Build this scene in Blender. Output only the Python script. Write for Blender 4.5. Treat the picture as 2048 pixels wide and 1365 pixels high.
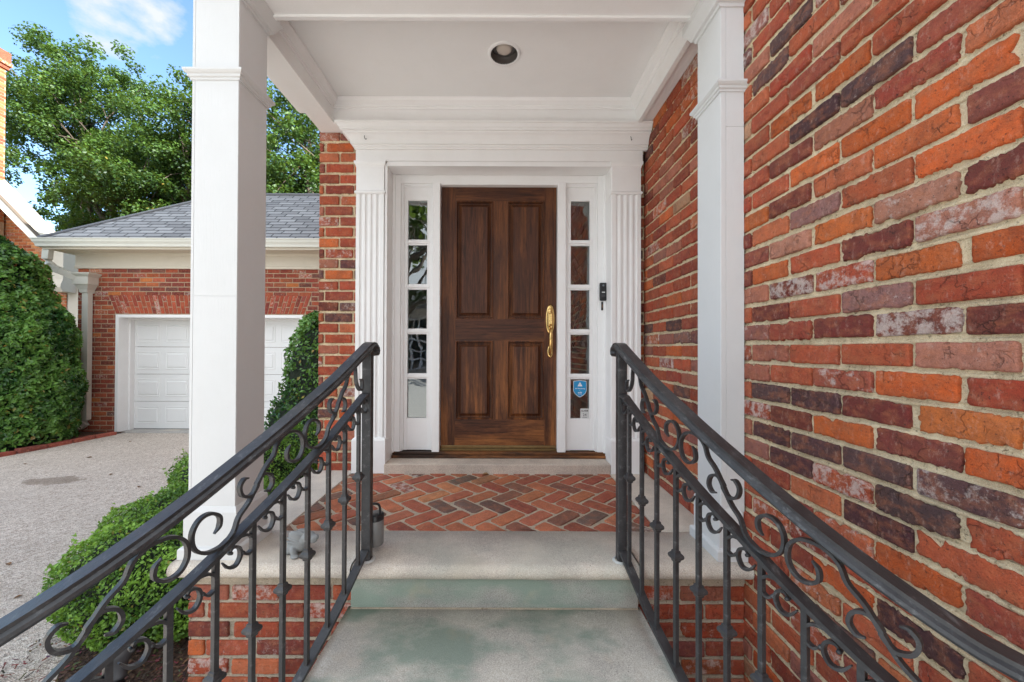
import bpy, bmesh, math, random
import numpy as np
from mathutils import Vector, Matrix
R = math.radians
rng = np.random.default_rng(7)
random.seed(7)
for o in list(bpy.data.objects): bpy.data.objects.remove(o)
scene = bpy.context.scene
COL = scene.collection

# ---------------------------------------------------------------- camera
cam = bpy.data.objects.new("camera", bpy.data.cameras.new("camera"))
COL.objects.link(cam); scene.camera = cam
cam.data.sensor_width = 36.0
cam.data.lens = 780/2048*36
cam.data.clip_start = 0.02; cam.data.clip_end = 500
cam.data.shift_x = 19/2048
cam.data.shift_y = 8.4/2048
cam.location = (0, 0, 0.9)
cam.rotation_mode = 'QUATERNION'
cam.rotation_quaternion = (Matrix.Rotation(R(90.45), 3, 'X') @ Matrix.Rotation(R(0.2), 3, 'Z')).to_quaternion()

# ---------------------------------------------------------------- world, sun, exposure
SUN_EL, SUN_ROT = R(30), R(120)
w = bpy.data.worlds.new("World"); scene.world = w; w.use_nodes = True
nt = w.node_tree; nt.nodes.clear()
wo = nt.nodes.new('ShaderNodeOutputWorld'); bg = nt.nodes.new('ShaderNodeBackground')
sky = nt.nodes.new('ShaderNodeTexSky'); sky.sky_type = 'NISHITA'; sky.sun_disc = False
sky.sun_elevation = SUN_EL; sky.sun_rotation = SUN_ROT; sky.air_density = 1.0; sky.dust_density = 0.25; sky.ozone_density = 2.2
tc = nt.nodes.new('ShaderNodeTexCoord')
nz = nt.nodes.new('ShaderNodeTexNoise'); nz.inputs['Scale'].default_value = 2.6; nz.inputs['Detail'].default_value = 9; nz.inputs['Roughness'].default_value = .58
mp = nt.nodes.new('ShaderNodeMapping'); mp.inputs['Location'].default_value = (2.3, 5.1, 0.4); mp.inputs['Scale'].default_value = (1, 1, 1.8)
nt.links.new(tc.outputs['Generated'], mp.inputs['Vector']); nt.links.new(mp.outputs['Vector'], nz.inputs['Vector'])
# partly cloudy sky: a cumulus in the north-west, an unseen bright cloud deck added over the south half as porch fill
def dirmask(vec, f0, f1, t0, t1):
    vm = nt.nodes.new('ShaderNodeVectorMath'); vm.operation = 'DOT_PRODUCT'; vm.inputs[1].default_value = Vector(vec).normalized()
    nt.links.new(tc.outputs['Generated'], vm.inputs[0])
    mr = nt.nodes.new('ShaderNodeMapRange')
    for k, v in zip(('From Min', 'From Max', 'To Min', 'To Max'), (f0, f1, t0, t1)): mr.inputs[k].default_value = v
    nt.links.new(vm.outputs['Value'], mr.inputs['Value']); return mr.outputs['Result']
def mth(op, a, b):
    m = nt.nodes.new('ShaderNodeMath'); m.operation = op
    for i, v in enumerate((a, b)):
        if isinstance(v, bpy.types.NodeSocket): nt.links.new(v, m.inputs[i])
        else: m.inputs[i].default_value = v
    return m.outputs[0]
north = dirmask((-0.97, 1, 0.86), .9925, .9996, -.17, .13)
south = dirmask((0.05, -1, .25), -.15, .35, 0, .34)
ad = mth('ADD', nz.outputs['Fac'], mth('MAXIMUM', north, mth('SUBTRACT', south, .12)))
cr = nt.nodes.new('ShaderNodeValToRGB'); cr.color_ramp.elements[0].position = .50; cr.color_ramp.elements[1].position = .58
nt.links.new(ad, cr.inputs['Fac'])
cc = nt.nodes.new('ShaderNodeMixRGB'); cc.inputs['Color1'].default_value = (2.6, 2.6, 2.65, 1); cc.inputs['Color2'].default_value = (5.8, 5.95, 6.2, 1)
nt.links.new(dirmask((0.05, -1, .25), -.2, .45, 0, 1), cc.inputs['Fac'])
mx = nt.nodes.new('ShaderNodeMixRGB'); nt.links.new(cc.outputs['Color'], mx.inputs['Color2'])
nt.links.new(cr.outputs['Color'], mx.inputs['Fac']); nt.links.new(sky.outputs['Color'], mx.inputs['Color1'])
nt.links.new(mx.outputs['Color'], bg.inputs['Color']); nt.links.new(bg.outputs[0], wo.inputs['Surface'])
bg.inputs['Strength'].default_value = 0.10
sun = bpy.data.objects.new("sun", bpy.data.lights.new("sun", 'SUN')); COL.objects.link(sun)
sun.data.energy = 5.0; sun.data.angle = R(0.5); sun.data.color = (1, .94, .86)
sd = Vector((math.sin(SUN_ROT)*math.cos(SUN_EL), math.cos(SUN_ROT)*math.cos(SUN_EL), math.sin(SUN_EL)))
sun.rotation_mode = 'QUATERNION'; sun.rotation_quaternion = sd.to_track_quat('Z', 'Y')
sun.location = (4, -4, 9)
vs = scene.view_settings
vs.view_transform = 'Standard'; vs.look = 'None'; vs.gamma = 1; vs.use_curve_mapping = False
vs.exposure = 1.90
vs.use_white_balance = True; vs.white_balance_temperature = 6150; vs.white_balance_tint = 7

# ---------------------------------------------------------------- helpers
def link(o, parent=None, label=None, cat=None, group=None, kind=None):
    if o.name not in COL.objects: COL.objects.link(o)
    if parent is not None: o.parent = parent
    if label: o['label'] = label
    if cat: o['category'] = cat
    if group: o['group'] = group
    if kind: o['kind'] = kind
    return o
def thing(name, loc=(0, 0, 0), label=None, cat=None, group=None, parent=None):
    o = bpy.data.objects.new(name, None); o.location = loc; o.empty_display_size = .1
    link(o, parent, label, cat, group); bpy.context.view_layer.update(); return o
def wloc(o):
    v = Vector(o.location)
    while o.parent: o = o.parent; v += o.location
    return v
class MB:
    """collects geometry in world coordinates, builds ONE mesh object"""
    def __init__(s): s.v = []; s.f = []; s.m = []; s.sm = []; s.n = 0; s.col = []; s.hascol = False
    def add(s, verts, faces, mat=0, smooth=False, col=None):
        b = s.n
        s.v.extend([tuple(p) for p in verts]); s.n += len(verts)
        s.f.extend([tuple(i+b for i in f) for f in faces])
        s.m.extend([mat]*len(faces)); s.sm.extend([smooth]*len(faces))
        if col is not None: s.hascol = True
        s.col.extend([col if col is not None else (1, 1, 1, 1)]*len(verts))
        return s
    def box(s, x0, x1, y0, y1, z0, z1, bev=0.0, mat=0, M=None, col=None):
        x0, x1 = min(x0, x1), max(x0, x1); y0, y1 = min(y0, y1), max(y0, y1); z0, z1 = min(z0, z1), max(z0, z1)
        if bev <= 0:
            V = [(x, y, z) for z in (z0, z1) for y in (y0, y1) for x in (x0, x1)]
            F = [(0, 2, 3, 1), (4, 5, 7, 6), (0, 1, 5, 4), (2, 6, 7, 3), (0, 4, 6, 2), (1, 3, 7, 5)]
        else:
            bev = min(bev, .45*min(x1-x0, y1-y0, z1-z0))
            bm = bmesh.new(); bmesh.ops.create_cube(bm, size=1)
            for v in bm.verts: v.co = ((x0+x1)/2+v.co.x*(x1-x0), (y0+y1)/2+v.co.y*(y1-y0), (z0+z1)/2+v.co.z*(z1-z0))
            bmesh.ops.bevel(bm, geom=list(bm.edges), offset=bev, segments=2, profile=.6, affect='EDGES')
            bm.verts.index_update(); V = [v.co.copy() for v in bm.verts]; F = [[v.index for v in f.verts] for f in bm.faces]; bm.free()
        if M is not None: V = [M @ Vector(p) for p in V]
        return s.add(V, F, mat, False, col)
    def grid(s, P, mat=0, smooth=True, closeu=False, closev=False, caps=False, flip=False, col=None):
        P = np.asarray(P, float); nu, nv = P.shape[:2]
        F = []
        for i in range(nu if closeu else nu-1):
            for j in range(nv if closev else nv-1):
                a = i*nv+j; b = ((i+1) % nu)*nv+j; c = ((i+1) % nu)*nv+(j+1) % nv; d = i*nv+(j+1) % nv
                F.append((a, d, c, b) if flip else (a, b, c, d))
        if caps:
            F.append(tuple(range(nv)) if flip else tuple(reversed(range(nv))))
            F.append(tuple((nu-1)*nv+j for j in (reversed(range(nv)) if flip else range(nv))))
        return s.add(P.reshape(-1, 3), F, mat, smooth, col)
    def tube(s, pts, r, n=8, mat=0, col=None, caps=True):
        pts = [Vector(p) for p in pts]; rr = r if hasattr(r, '__len__') else [r]*len(pts)
        G = []; up = Vector((0, 0, 1)); prev = None
        for i, p in enumerate(pts):
            t = (pts[min(i+1, len(pts)-1)]-pts[max(i-1, 0)]).normalized()
            if prev is None: a = t.cross(up) if abs(t.dot(up)) < .95 else t.cross(Vector((1, 0, 0)))
            else: a = prev-t*prev.dot(t)
            a.normalize(); prev = a; b = t.cross(a)
            G.append([p+a*math.cos(2*math.pi*k/n)*rr[i]+b*math.sin(2*math.pi*k/n)*rr[i] for k in range(n)])
        return s.grid(G, mat, True, closev=True, caps=caps, col=col)
    def lathe(s, prof, c=(0, 0, 0), n=24, mat=0, M=None, col=None):
        G = [[Vector((r*math.cos(2*math.pi*k/n), r*math.sin(2*math.pi*k/n), z)) for k in range(n)] for r, z in prof]
        if M is None: M = Matrix.Translation(c)
        G = [[M @ p for p in row] for row in G]
        return s.grid(G, mat, True, closev=True, caps=False, col=col)
    def build(s, name, mats, parent=None, label=None, cat=None, group=None, kind=None, origin=None, autosmooth=None):
        if not isinstance(mats, (list, tuple)): mats = [mats]
        o0 = Vector(origin) if origin is not None else (wloc(parent) if parent is not None else Vector((0, 0, 0)))
        me = bpy.data.meshes.new(name)
        if parent is None and origin is None: o0 = Vector((0, 0, 0))
        me.from_pydata([(a-o0.x, b-o0.y, c-o0.z) for a, b, c in s.v], [], s.f)
        me.polygons.foreach_set('material_index', s.m); me.polygons.foreach_set('use_smooth', s.sm)
        for m in mats: me.materials.append(m)
        if s.hascol:
            at = me.attributes.new('bcol', 'FLOAT_COLOR', 'POINT'); at.data.foreach_set('color', np.array(s.col, np.float32).ravel())
        me.update()
        o = bpy.data.objects.new(name, me); o.location = o0-(wloc(parent) if parent is not None else Vector((0, 0, 0)))
        return link(o, parent, label, cat, group, kind)
def bulk(name, V, F, cols, mats, parent=None, matidx=None, smooth=False, **kw):
    """numpy arrays to mesh; F is (n,k)"""
    me = bpy.data.meshes.new(name); V = np.asarray(V, np.float32).copy()
    o0 = wloc(parent) if parent is not None else Vector((0, 0, 0))
    V -= np.array(o0, np.float32)
    n, k = F.shape
    me.vertices.add(len(V)); me.vertices.foreach_set('co', V.ravel())
    me.loops.add(n*k); me.loops.foreach_set('vertex_index', F.astype(np.int32).ravel())
    me.polygons.add(n); me.polygons.foreach_set('loop_start', np.arange(0, n*k, k, dtype=np.int32))
    me.update(calc_edges=True)
    me.polygons.foreach_set('use_smooth', np.full(n, smooth, bool))
    if cols is not None:
        at = me.attributes.new('bcol', 'FLOAT_COLOR', 'POINT'); at.data.foreach_set('color', np.asarray(cols, np.float32).ravel())
    for m in (mats if isinstance(mats, (list, tuple)) else [mats]): me.materials.append(m)
    if matidx is not None: me.polygons.foreach_set('material_index', matidx)
    me.validate(); me.update()
    o = bpy.data.objects.new(name, me)
    return link(o, parent, **kw)
def copy_tree(o, parent=None, loc=None):
    c = o.copy(); COL.objects.link(c); c.parent = parent
    if loc is not None: c.location = loc
    for ch in list(o.children): copy_tree(ch, c)
    return c
def sweep_h(mb, path, prof, closed=False, mat=0, inward=False, smooth=False):
    """sweep profile [(out, z)] along horizontal path [(x,y)], mitred; outward is right of travel"""
    n = len(path); G = []
    P = [Vector((a, b)) for a, b in path]
    for i in range(n):
        p = P[i]
        if closed or 0 < i < n-1:
            t0 = (p-P[i-1]).normalized(); t1 = (P[(i+1) % n]-p).normalized()
        elif i == 0: t0 = t1 = (P[1]-p).normalized()
        else: t0 = t1 = (p-P[i-1]).normalized()
        n0 = Vector((t0.y, -t0.x)); n1 = Vector((t1.y, -t1.x)); m = (n0+n1); m /= max(1e-6, 1+n0.dot(n1))
        if inward: m = -m
        G.append([(p.x+m.x*o_, p.y+m.y*o_, z) for o_, z in prof])
    mb.grid(G, mat, smooth, closeu=closed, caps=not closed, flip=not inward)
def bar_sweep(mb, pts, w, h, up=None, mat=0, prof=None, scale=None, caps=True, smooth=False, side=None):
    """rectangular (or prof) section swept along 3D points; w sideways, h in the plane perpendicular"""
    pts = [Vector(p) for p in pts]; G = []
    if prof is None: prof = [(-w/2, -h/2), (w/2, -h/2), (w/2, h/2), (-w/2, h/2)]
    for i, p in enumerate(pts):
        t = (pts[min(i+1, len(pts)-1)]-pts[max(i-1, 0)]).normalized()
        if side is not None:
            s_ = side[i] if isinstance(side, list) else side
            s_ = (s_-t*s_.dot(t)).normalized()
        else: s_ = t.cross(Vector((0, 0, 1))).normalized()
        u = s_.cross(t).normalized()
        k = 1 if scale is None else scale[i]
        G.append([p+s_*a*k+u*b*k for a, b in prof])
    mb.grid(G, mat, smooth, closev=True, caps=caps)
def catmull(P, n=6):
    P = [np.array(p, float) for p in P]; out = []
    Q = [2*P[0]-P[1]]+P+[2*P[-1]-P[-2]]
    for i in range(1, len(Q)-2):
        for k in range(n):
            t = k/n
            out.append(.5*((2*Q[i])+(-Q[i-1]+Q[i+1])*t+(2*Q[i-1]-5*Q[i]+4*Q[i+1]-Q[i+2])*t*t+(-Q[i-1]+3*Q[i]-3*Q[i+1]+Q[i+2])*t**3))
    out.append(P[-1]); return out
def snoise(P, scale, seed=0, oct=4):
    """cheap smooth pseudo-noise, -1..1"""
    r = np.random.default_rng(seed); P = np.asarray(P, float); out = np.zeros(len(P)); tot = 0
    for o_ in range(oct):
        for k in range(3):
            d = r.normal(size=3); d /= np.linalg.norm(d)
            a = .6**o_; out += a*np.sin(P@d*scale*(1.9**o_)+r.uniform(0, 6.28)+1.3*np.sin(P@np.roll(d, 1)*scale*(1.9**o_)*.7)); tot += a
    return out/tot*1.7

# ---------------------------------------------------------------- materials
def srgb(r, g, b):
    f = lambda c: (c/255/12.92) if c/255 <= .04045 else ((c/255+.055)/1.055)**2.4
    return (f(r), f(g), f(b), 1)
class NT:
    def __init__(s, name):
        s.m = bpy.data.materials.new(name); s.m.use_nodes = True; s.t = s.m.node_tree; s.t.nodes.clear()
        s.out = s.n('ShaderNodeOutputMaterial'); s.b = s.n('ShaderNodeBsdfPrincipled'); s.l(s.b.outputs[0], s.out.inputs[0])
        s.tc = s.n('ShaderNodeTexCoord').outputs['Object']
    def n(s, t, **kw):
        x = s.t.nodes.new(t)
        for k, v in kw.items(): setattr(x, k, v)
        return x
    def l(s, a, b): s.t.links.new(a, b)
    def set(s, x, k, v):
        if isinstance(v, bpy.types.NodeSocket): s.l(v, x.inputs[k])
        else: x.inputs[k].default_value = v
    def noise(s, scale, detail=4, rough=.55, vec=None, sc=None, dist=0):
        x = s.n('ShaderNodeTexNoise'); x.inputs['Scale'].default_value = scale; x.inputs['Detail'].default_value = detail
        x.inputs['Roughness'].default_value = rough; x.inputs['Distortion'].default_value = dist
        v = vec if vec is not None else s.tc
        if sc is not None:
            m = s.n('ShaderNodeMapping'); m.inputs['Scale'].default_value = sc; s.l(v, m.inputs['Vector']); v = m.outputs[0]
        s.l(v, x.inputs['Vector']); return x.outputs['Fac']
    def vor(s, scale, vec=None, feature='F1', out='Distance', rand=1):
        x = s.n('ShaderNodeTexVoronoi', feature=feature); x.inputs['Scale'].default_value = scale; x.inputs['Randomness'].default_value = rand
        s.l(vec if vec is not None else s.tc, x.inputs['Vector']); return x.outputs[out]
    def ramp(s, fac, stops):
        x = s.n('ShaderNodeValToRGB'); e = x.color_ramp.elements
        while len(e) < len(stops): e.new(.5)
        for a, (p, c) in zip(e, stops):
            a.position = p; a.color = c if hasattr(c, '__len__') else (c, c, c, 1)
        s.l(fac, x.inputs['Fac']); return x.outputs['Color']
    def mix(s, fac, a, b, mode='MIX'):
        x = s.n('ShaderNodeMixRGB', blend_type=mode); s.set(x, 'Fac', fac); s.set(x, 'Color1', a); s.set(x, 'Color2', b); return x.outputs[0]
    def math(s, op, a, b=0.0, c=None, clamp=False):
        x = s.n('ShaderNodeMath', operation=op); x.use_clamp = clamp
        for i, v in enumerate((a, b) if c is None else (a, b, c)):
            if isinstance(v, bpy.types.NodeSocket): s.l(v, x.inputs[i])
            else: x.inputs[i].default_value = v
        return x.outputs[0]
    def bump(s, h, dist=.002, strength=1, normal=None):
        x = s.n('ShaderNodeBump'); x.inputs['Distance'].default_value = dist; x.inputs['Strength'].default_value = strength
        s.l(h, x.inputs['Height'])
        if normal is not None: s.l(normal, x.inputs['Normal'])
        return x.outputs[0]
    def fin(s, col=None, rough=None, normal=None, metal=None, spec=None):
        if col is not None: s.set(s.b, 'Base Color', col)
        if rough is not None: s.set(s.b, 'Roughness', rough)
        if normal is not None: s.l(normal, s.b.inputs['Normal'])
        if metal is not None: s.set(s.b, 'Metallic', metal)
        if spec is not None: s.set(s.b, 'Specular IOR Level', spec)
        return s.m
def mat_brick(name, bumpk=1.0, fine=True):
    t = NT(name); a = t.n('ShaderNodeAttribute', attribute_name='bcol')
    off = t.n('ShaderNodeVectorMath', operation='ADD'); t.l(t.tc, off.inputs[0])
    sc = t.n('ShaderNodeVectorMath', operation='SCALE'); t.l(a.outputs['Color'], sc.inputs[0]); sc.inputs['Scale'].default_value = 37.0
    t.l(sc.outputs[0], off.inputs[1]); v = off.outputs[0]
    big = t.noise(17, 7, .72, v); col = t.mix(t.math('MULTIPLY', t.ramp(big, [(.42, 0), (.68, 1)]), .5), a.outputs['Color'], (.11, .05, .035, 1))
    warm = t.noise(22, 4, .6, v, sc=(1, 1, 1.6)); col = t.mix(t.math('MULTIPLY', t.ramp(warm, [(.46, 0), (.66, 1)]), .36), col, (.46, .16, .07, 1))
    # pits and cracks
    pit = t.noise(110, 4, .75, v); col = t.mix(t.math('MULTIPLY', t.ramp(pit, [(.31, 1), (.42, 0)]), .85), col, (.03, .018, .016, 1))
    crk = t.n('ShaderNodeTexVoronoi', feature='DISTANCE_TO_EDGE'); crk.inputs['Scale'].default_value = 17
    cv = t.n('ShaderNodeVectorMath', operation='ADD'); nv = t.n('ShaderNodeTexNoise'); nv.inputs['Scale'].default_value = 40; nv.inputs['Detail'].default_value = 4
    t.l(v, nv.inputs['Vector']); ns = t.n('ShaderNodeVectorMath', operation='SCALE'); t.l(nv.outputs['Color'], ns.inputs[0]); ns.inputs['Scale'].default_value = .05
    t.l(v, cv.inputs[0]); t.l(ns.outputs[0], cv.inputs[1]); t.l(cv.outputs[0], crk.inputs['Vector'])
    cmask = t.math('MULTIPLY', t.ramp(crk.outputs[0], [(.0, 1), (.035, 0)]), t.ramp(t.noise(9, 2, .5, v), [(.54, 0), (.62, 1)]))
    col = t.mix(t.math('MULTIPLY', cmask, .28), col, (.06, .03, .022, 1))
    # lime bloom, strong on a few bricks (alpha of the brick colour)
    ef = t.noise(28, 6, .75, v); th = t.math('SUBTRACT', .74, t.math('MULTIPLY', a.outputs['Alpha'], .30))
    em = t.math('MULTIPLY', t.math('SUBTRACT', ef, th), 9, clamp=True)
    col = t.mix(t.math('MULTIPLY', em, .62), col, (.62, .54, .49, 1))
    fn = t.noise(420, 2, .6, v); col = t.mix(.35, col, t.ramp(fn, [(.3, .25), (.7, .75)]), 'OVERLAY')
    h = t.math('ADD', t.math('MULTIPLY', t.noise(35, 6, .7, v, sc=(1, 1, 2)), 1.0), t.math('MULTIPLY', fn, .14))
    h = t.math('SUBTRACT', h, t.math('MULTIPLY', cmask, .5)); h = t.math('ADD', h, t.math('MULTIPLY', t.noise(120, 4, .7, v), .45))
    dus = t.noise(60, 5, .8, v, sc=(1, 1, .5)); col = t.mix(t.math('MULTIPLY', t.ramp(dus, [(.55, 0), (.7, 1)]), .30), col, (.66, .46, .36, 1))
    return t.fin(col, .82, t.bump(h, .0085*bumpk, 1.0), spec=.3)
def mat_mortar(name, c=(.80, .66, .44, 1), c2=(.52, .41, .26, 1)):
    t = NT(name)
    col = t.mix(t.ramp(t.noise(11, 7, .72), [(.38, 0), (.66, 1)]), c, c2)
    fn = t.noise(500, 2, .7); col = t.mix(.5, col, t.ramp(fn, [(.3, .2), (.7, .8)]), 'OVERLAY')
    col = t.mix(t.ramp(t.noise(70, 5, .75), [(.33, .85), (.43, 0)]), col, (.16, .115, .065, 1))
    h = t.math('ADD', t.noise(60, 6, .7), t.math('MULTIPLY', fn, .3))
    return t.fin(col, .95, t.bump(h, .009, 1), spec=.15)
def mat_paint(name, c=(.80, .79, .775, 1), rough=.42, dirt=.1, grain=(1, 1, .08)):
    t = NT(name)
    g = t.noise(7, 6, .65); col = t.mix(t.math('MULTIPLY', t.ramp(g, [(.42, 0), (.75, 1)]), dirt), c, (c[0]*.62, c[1]*.60, c[2]*.55, 1))
    sp = t.noise(210, 1, .5); col = t.mix(t.ramp(sp, [(.17, .55), (.2, 0)]), col, (.3, .26, .22, 1))
    h = t.math('ADD', t.noise(160, 3, .6, sc=grain), t.math('MULTIPLY', t.noise(12, 3, .5), .9))
    return t.fin(col, t.math('ADD', rough, t.math('MULTIPLY', g, .15)), t.bump(h, .0011, .6), spec=.45)
def mat_plain(name, c, rough=.5, metal=0, nb=0, ns=80, var=.15):
    t = NT(name); g = t.noise(ns*.3, 4, .6)
    col = t.mix(t.math('MULTIPLY', g, var), c, (c[0]*.4, c[1]*.4, c[2]*.4, 1))
    return t.fin(col, rough, t.bump(t.noise(ns, 4, .6), nb, .8) if nb else None, metal)
def mat_iron():
    t = NT('black_iron')
    g = t.noise(20, 6, .7); col = t.mix(t.ramp(g, [(.4, 0), (.7, 1)]), (.026, .026, .028, 1), (.050, .050, .052, 1))
    n2 = t.noise(45, 5, .75, sc=(1, .3, 1)); col = t.mix(t.ramp(n2, [(.56, 0), (.70, .6)]), col, (.16, .16, .16, 1))
    return t.fin(col, t.math('ADD', .30, t.math('MULTIPLY', g, .25)), t.bump(t.noise(90, 5, .6), .0012, .7), spec=.5)
def mat_wood(name, axis='Z', base=((.017, .0065, .0040, 1), (.115, .038, .015, 1)), warmlow=True):
    t = NT(name)
    sc = {'Z': (1, 1, .055), 'X': (.055, 1, 1)}[axis]
    m = t.n('ShaderNodeMapping'); m.inputs['Scale'].default_value = sc; t.l(t.tc, m.inputs[0]); v = m.outputs[0]
    g1 = t.noise(55, 8, .7, v, dist=.8); g2 = t.noise(260, 4, .7, v)
    col = t.mix(t.ramp(g1, [(.3, 0), (.7, 1)]), base[0], base[1])
    # worn, sun-bleached orange patches grow towards the foot of the door
    sx = t.n('ShaderNodeSeparateXYZ'); t.l(t.tc, sx.inputs[0])
    lo = t.n('ShaderNodeMapRange'); lo.inputs['From Min'].default_value = 1.7; lo.inputs['From Max'].default_value = .35; t.l(sx.outputs['Z'], lo.inputs['Value'])
    pa = t.noise(3.2, 6, .62, sc=(3.4, 1, .42) if axis == 'Z' else (.5, 1, 2.5)); pm = t.math('MULTIPLY', t.ramp(pa, [(.44, 0), (.60, 1)]), t.math('ADD', .22, t.math('MULTIPLY', lo.outputs[0], .7)), clamp=True)
    col = t.mix(pm, col, t.mix(t.ramp(g1, [(.3, 0), (.7, 1)]), (.11, .036, .010, 1), (.46, .175, .050, 1)))
    col = t.mix(t.ramp(g2, [(.3, .7), (.46, 0)]), col, (.012, .006, .004, 1))
    h = t.math('ADD', t.math('MULTIPLY', g2, .6), g1)
    return t.fin(col, t.math('ADD', .38, t.math('MULTIPLY', pa, .25)), t.bump(h, .0014, .8), spec=.3)
def mat_stone(name, algae=0.0, base=(.66, .59, .50, 1)):
    t = NT(name)
    g = t.noise(5, 6, .6); col = t.mix(t.ramp(g, [(.35, 0), (.7, 1)]), base, (base[0]*.72, base[1]*.72, base[2]*.74, 1))
    sp = t.noise(330, 2, .7); col = t.mix(.55, col, t.ramp(sp, [(.3, .12), (.7, .88)]), 'OVERLAY')
    col = t.mix(t.ramp(t.noise(180, 2, .5), [(.25, .7), (.33, 0)]), col, (.09, .08, .07, 1))
    col = t.mix(t.ramp(t.noise(2.2, 5, .65), [(.55, 0), (.75, .5)]), col, (.70, .60, .48, 1))
    if algae:
        a = t.noise(2.6, 4, .55, sc=(1, 1.6, 2)); am = t.math('MULTIPLY', t.ramp(a, [(.44, 0), (.58, 1)]), algae)
        col = t.mix(am, col, (.23, .31, .25, 1))
        b = t.noise(4.5, 4, .6); col = t.mix(t.math('MULTIPLY', t.ramp(b, [(.58, 0), (.72, 1)]), algae*.35), col, (.60, .45, .28, 1))
    return t.fin(col, .85, t.bump(t.math('ADD', t.noise(330, 3, .7), t.noise(12, 4, .6)), .0016, .8), spec=.25)
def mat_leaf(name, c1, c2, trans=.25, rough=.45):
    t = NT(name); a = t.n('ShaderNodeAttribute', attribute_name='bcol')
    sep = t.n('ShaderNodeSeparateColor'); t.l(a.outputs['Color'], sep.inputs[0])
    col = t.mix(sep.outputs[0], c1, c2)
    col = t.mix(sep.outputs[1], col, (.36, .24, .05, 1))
    t.fin(col, rough, spec=.4)
    tr = t.n('ShaderNodeBsdfTranslucent'); t.l(t.mix(.5, col, (.30, .42, .05, 1)), tr.inputs['Color'])
    ms = t.n('ShaderNodeMixShader'); ms.inputs[0].default_value = trans
    t.l(t.b.outputs[0], ms.inputs[1]); t.l(tr.outputs[0], ms.inputs[2]); t.l(ms.outputs[0], t.out.inputs[0]); return t.m
M_brick = mat_brick('old_brick'); M_brickfar = mat_brick('far_brick', .5)
M_paver = mat_brick('paver_brick', .55)
M_mortar = mat_mortar('tan_mortar'); M_mortar2 = mat_mortar('grey_mortar', (.58, .49, .37, 1), (.40, .34, .26, 1))
M_mortarf = mat_mortar('far_mortar', (.50, .38, .26, 1), (.38, .28, .19, 1))
M_white = mat_paint('white_paint', (.84, .83, .82, 1)); M_ceil = mat_paint('ceiling_paint', (.88, .88, .87, 1), .6, .06)
M_colm = mat_paint('column_paint', (.64, .64, .635, 1), .4, .07)
M_gdoor = mat_paint('garage_door_paint', (.80, .80, .79, 1), .4, .05)
M_cream = mat_paint('cream_paint', (.66, .60, .49, 1), .45, .12); M_gutter = mat_paint('gutter_metal', (.66, .65, .58, 1), .35, .12)
M_iron = mat_iron()
M_woodv = mat_wood('door_wood_vertical', 'Z'); M_woodh = mat_wood('door_wood_horizontal', 'X')
M_woodd = mat_wood('dark_sill_wood', 'X', ((.02, .012, .009, 1), (.06, .033, .022, 1)))
M_stone = mat_stone('limestone'); M_stoneg = mat_stone('limestone_with_algae', .78, (.62, .585, .51, 1))
M_thresh = mat_stone('threshold_stone', 0, (.62, .53, .44, 1))
M_brass = mat_plain('polished_brass', (.78, .52, .20, 1), .16, 1, .0003, 60, .2)
M_black = mat_plain('black_plastic', (.012, .012, .014, 1), .3)
M_greym = mat_plain('grey_metal', (.30, .30, .30, 1), .42, .6, .0004)
M_figs = mat_plain('grey_cast_stone', (.30, .31, .31, 1), .8, 0, .002, 140, .5)
M_bulb = mat_plain('frosted_bulb_glass', (.62, .55, .48, 1), .3)
M_can = mat_plain('dark_baffle', (.075, .065, .058, 1), .5, 0)
M_bark = mat_plain('bark', (.13, .10, .075, 1), .9, 0, .02, 25, .7)
M_green = mat_leaf('boxwood_leaf', (.050, .130, .014, 1), (.26, .46, .060, 1), .25)
M_holly = mat_leaf('holly_leaf', (.024, .080, .020, 1), (.16, .32, .060, 1), .12, .24)
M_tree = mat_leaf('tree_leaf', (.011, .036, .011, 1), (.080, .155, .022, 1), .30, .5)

# brick colours (sRGB of daylight-lit faces) -> base colours
PAL = [((178, 84, 54), 24), ((164, 74, 50), 24), ((188, 100, 64), 14), ((196, 98, 48), 7), ((146, 66, 50), 15), ((124, 60, 50), 9), ((172, 104, 84), 9), ((150, 94, 84), 5), ((96, 66, 66), 4), ((190, 146, 114), 2)]
C_DARK, C_WINE, C_ORG, C_PALE, C_MAUVE = (84, 58, 60), (122, 60, 52), (198, 98, 46), (182, 124, 104), (138, 102, 96)
def brickcol(r=rng, k=1.0, pal=PAL, eff=.12):
    w_ = np.array([p[1] for p in pal], float); c = pal[r.choice(len(pal), p=w_/w_.sum())][0]
    q = r.normal(0, 7); g_ = r.normal(0, 3.5); c = srgb(*[min(255, max(0, x+y)) for x, y in zip(c, (q, q*.8+g_, q*.7+g_*.6))]); j = r.uniform(.9, 1.1)*k
    return (c[0]*j*.95, c[1]*j*.95, c[2]*j*.95, float(r.uniform(.5, 1) if r.random() < eff else r.uniform(0, .35)))
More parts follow.
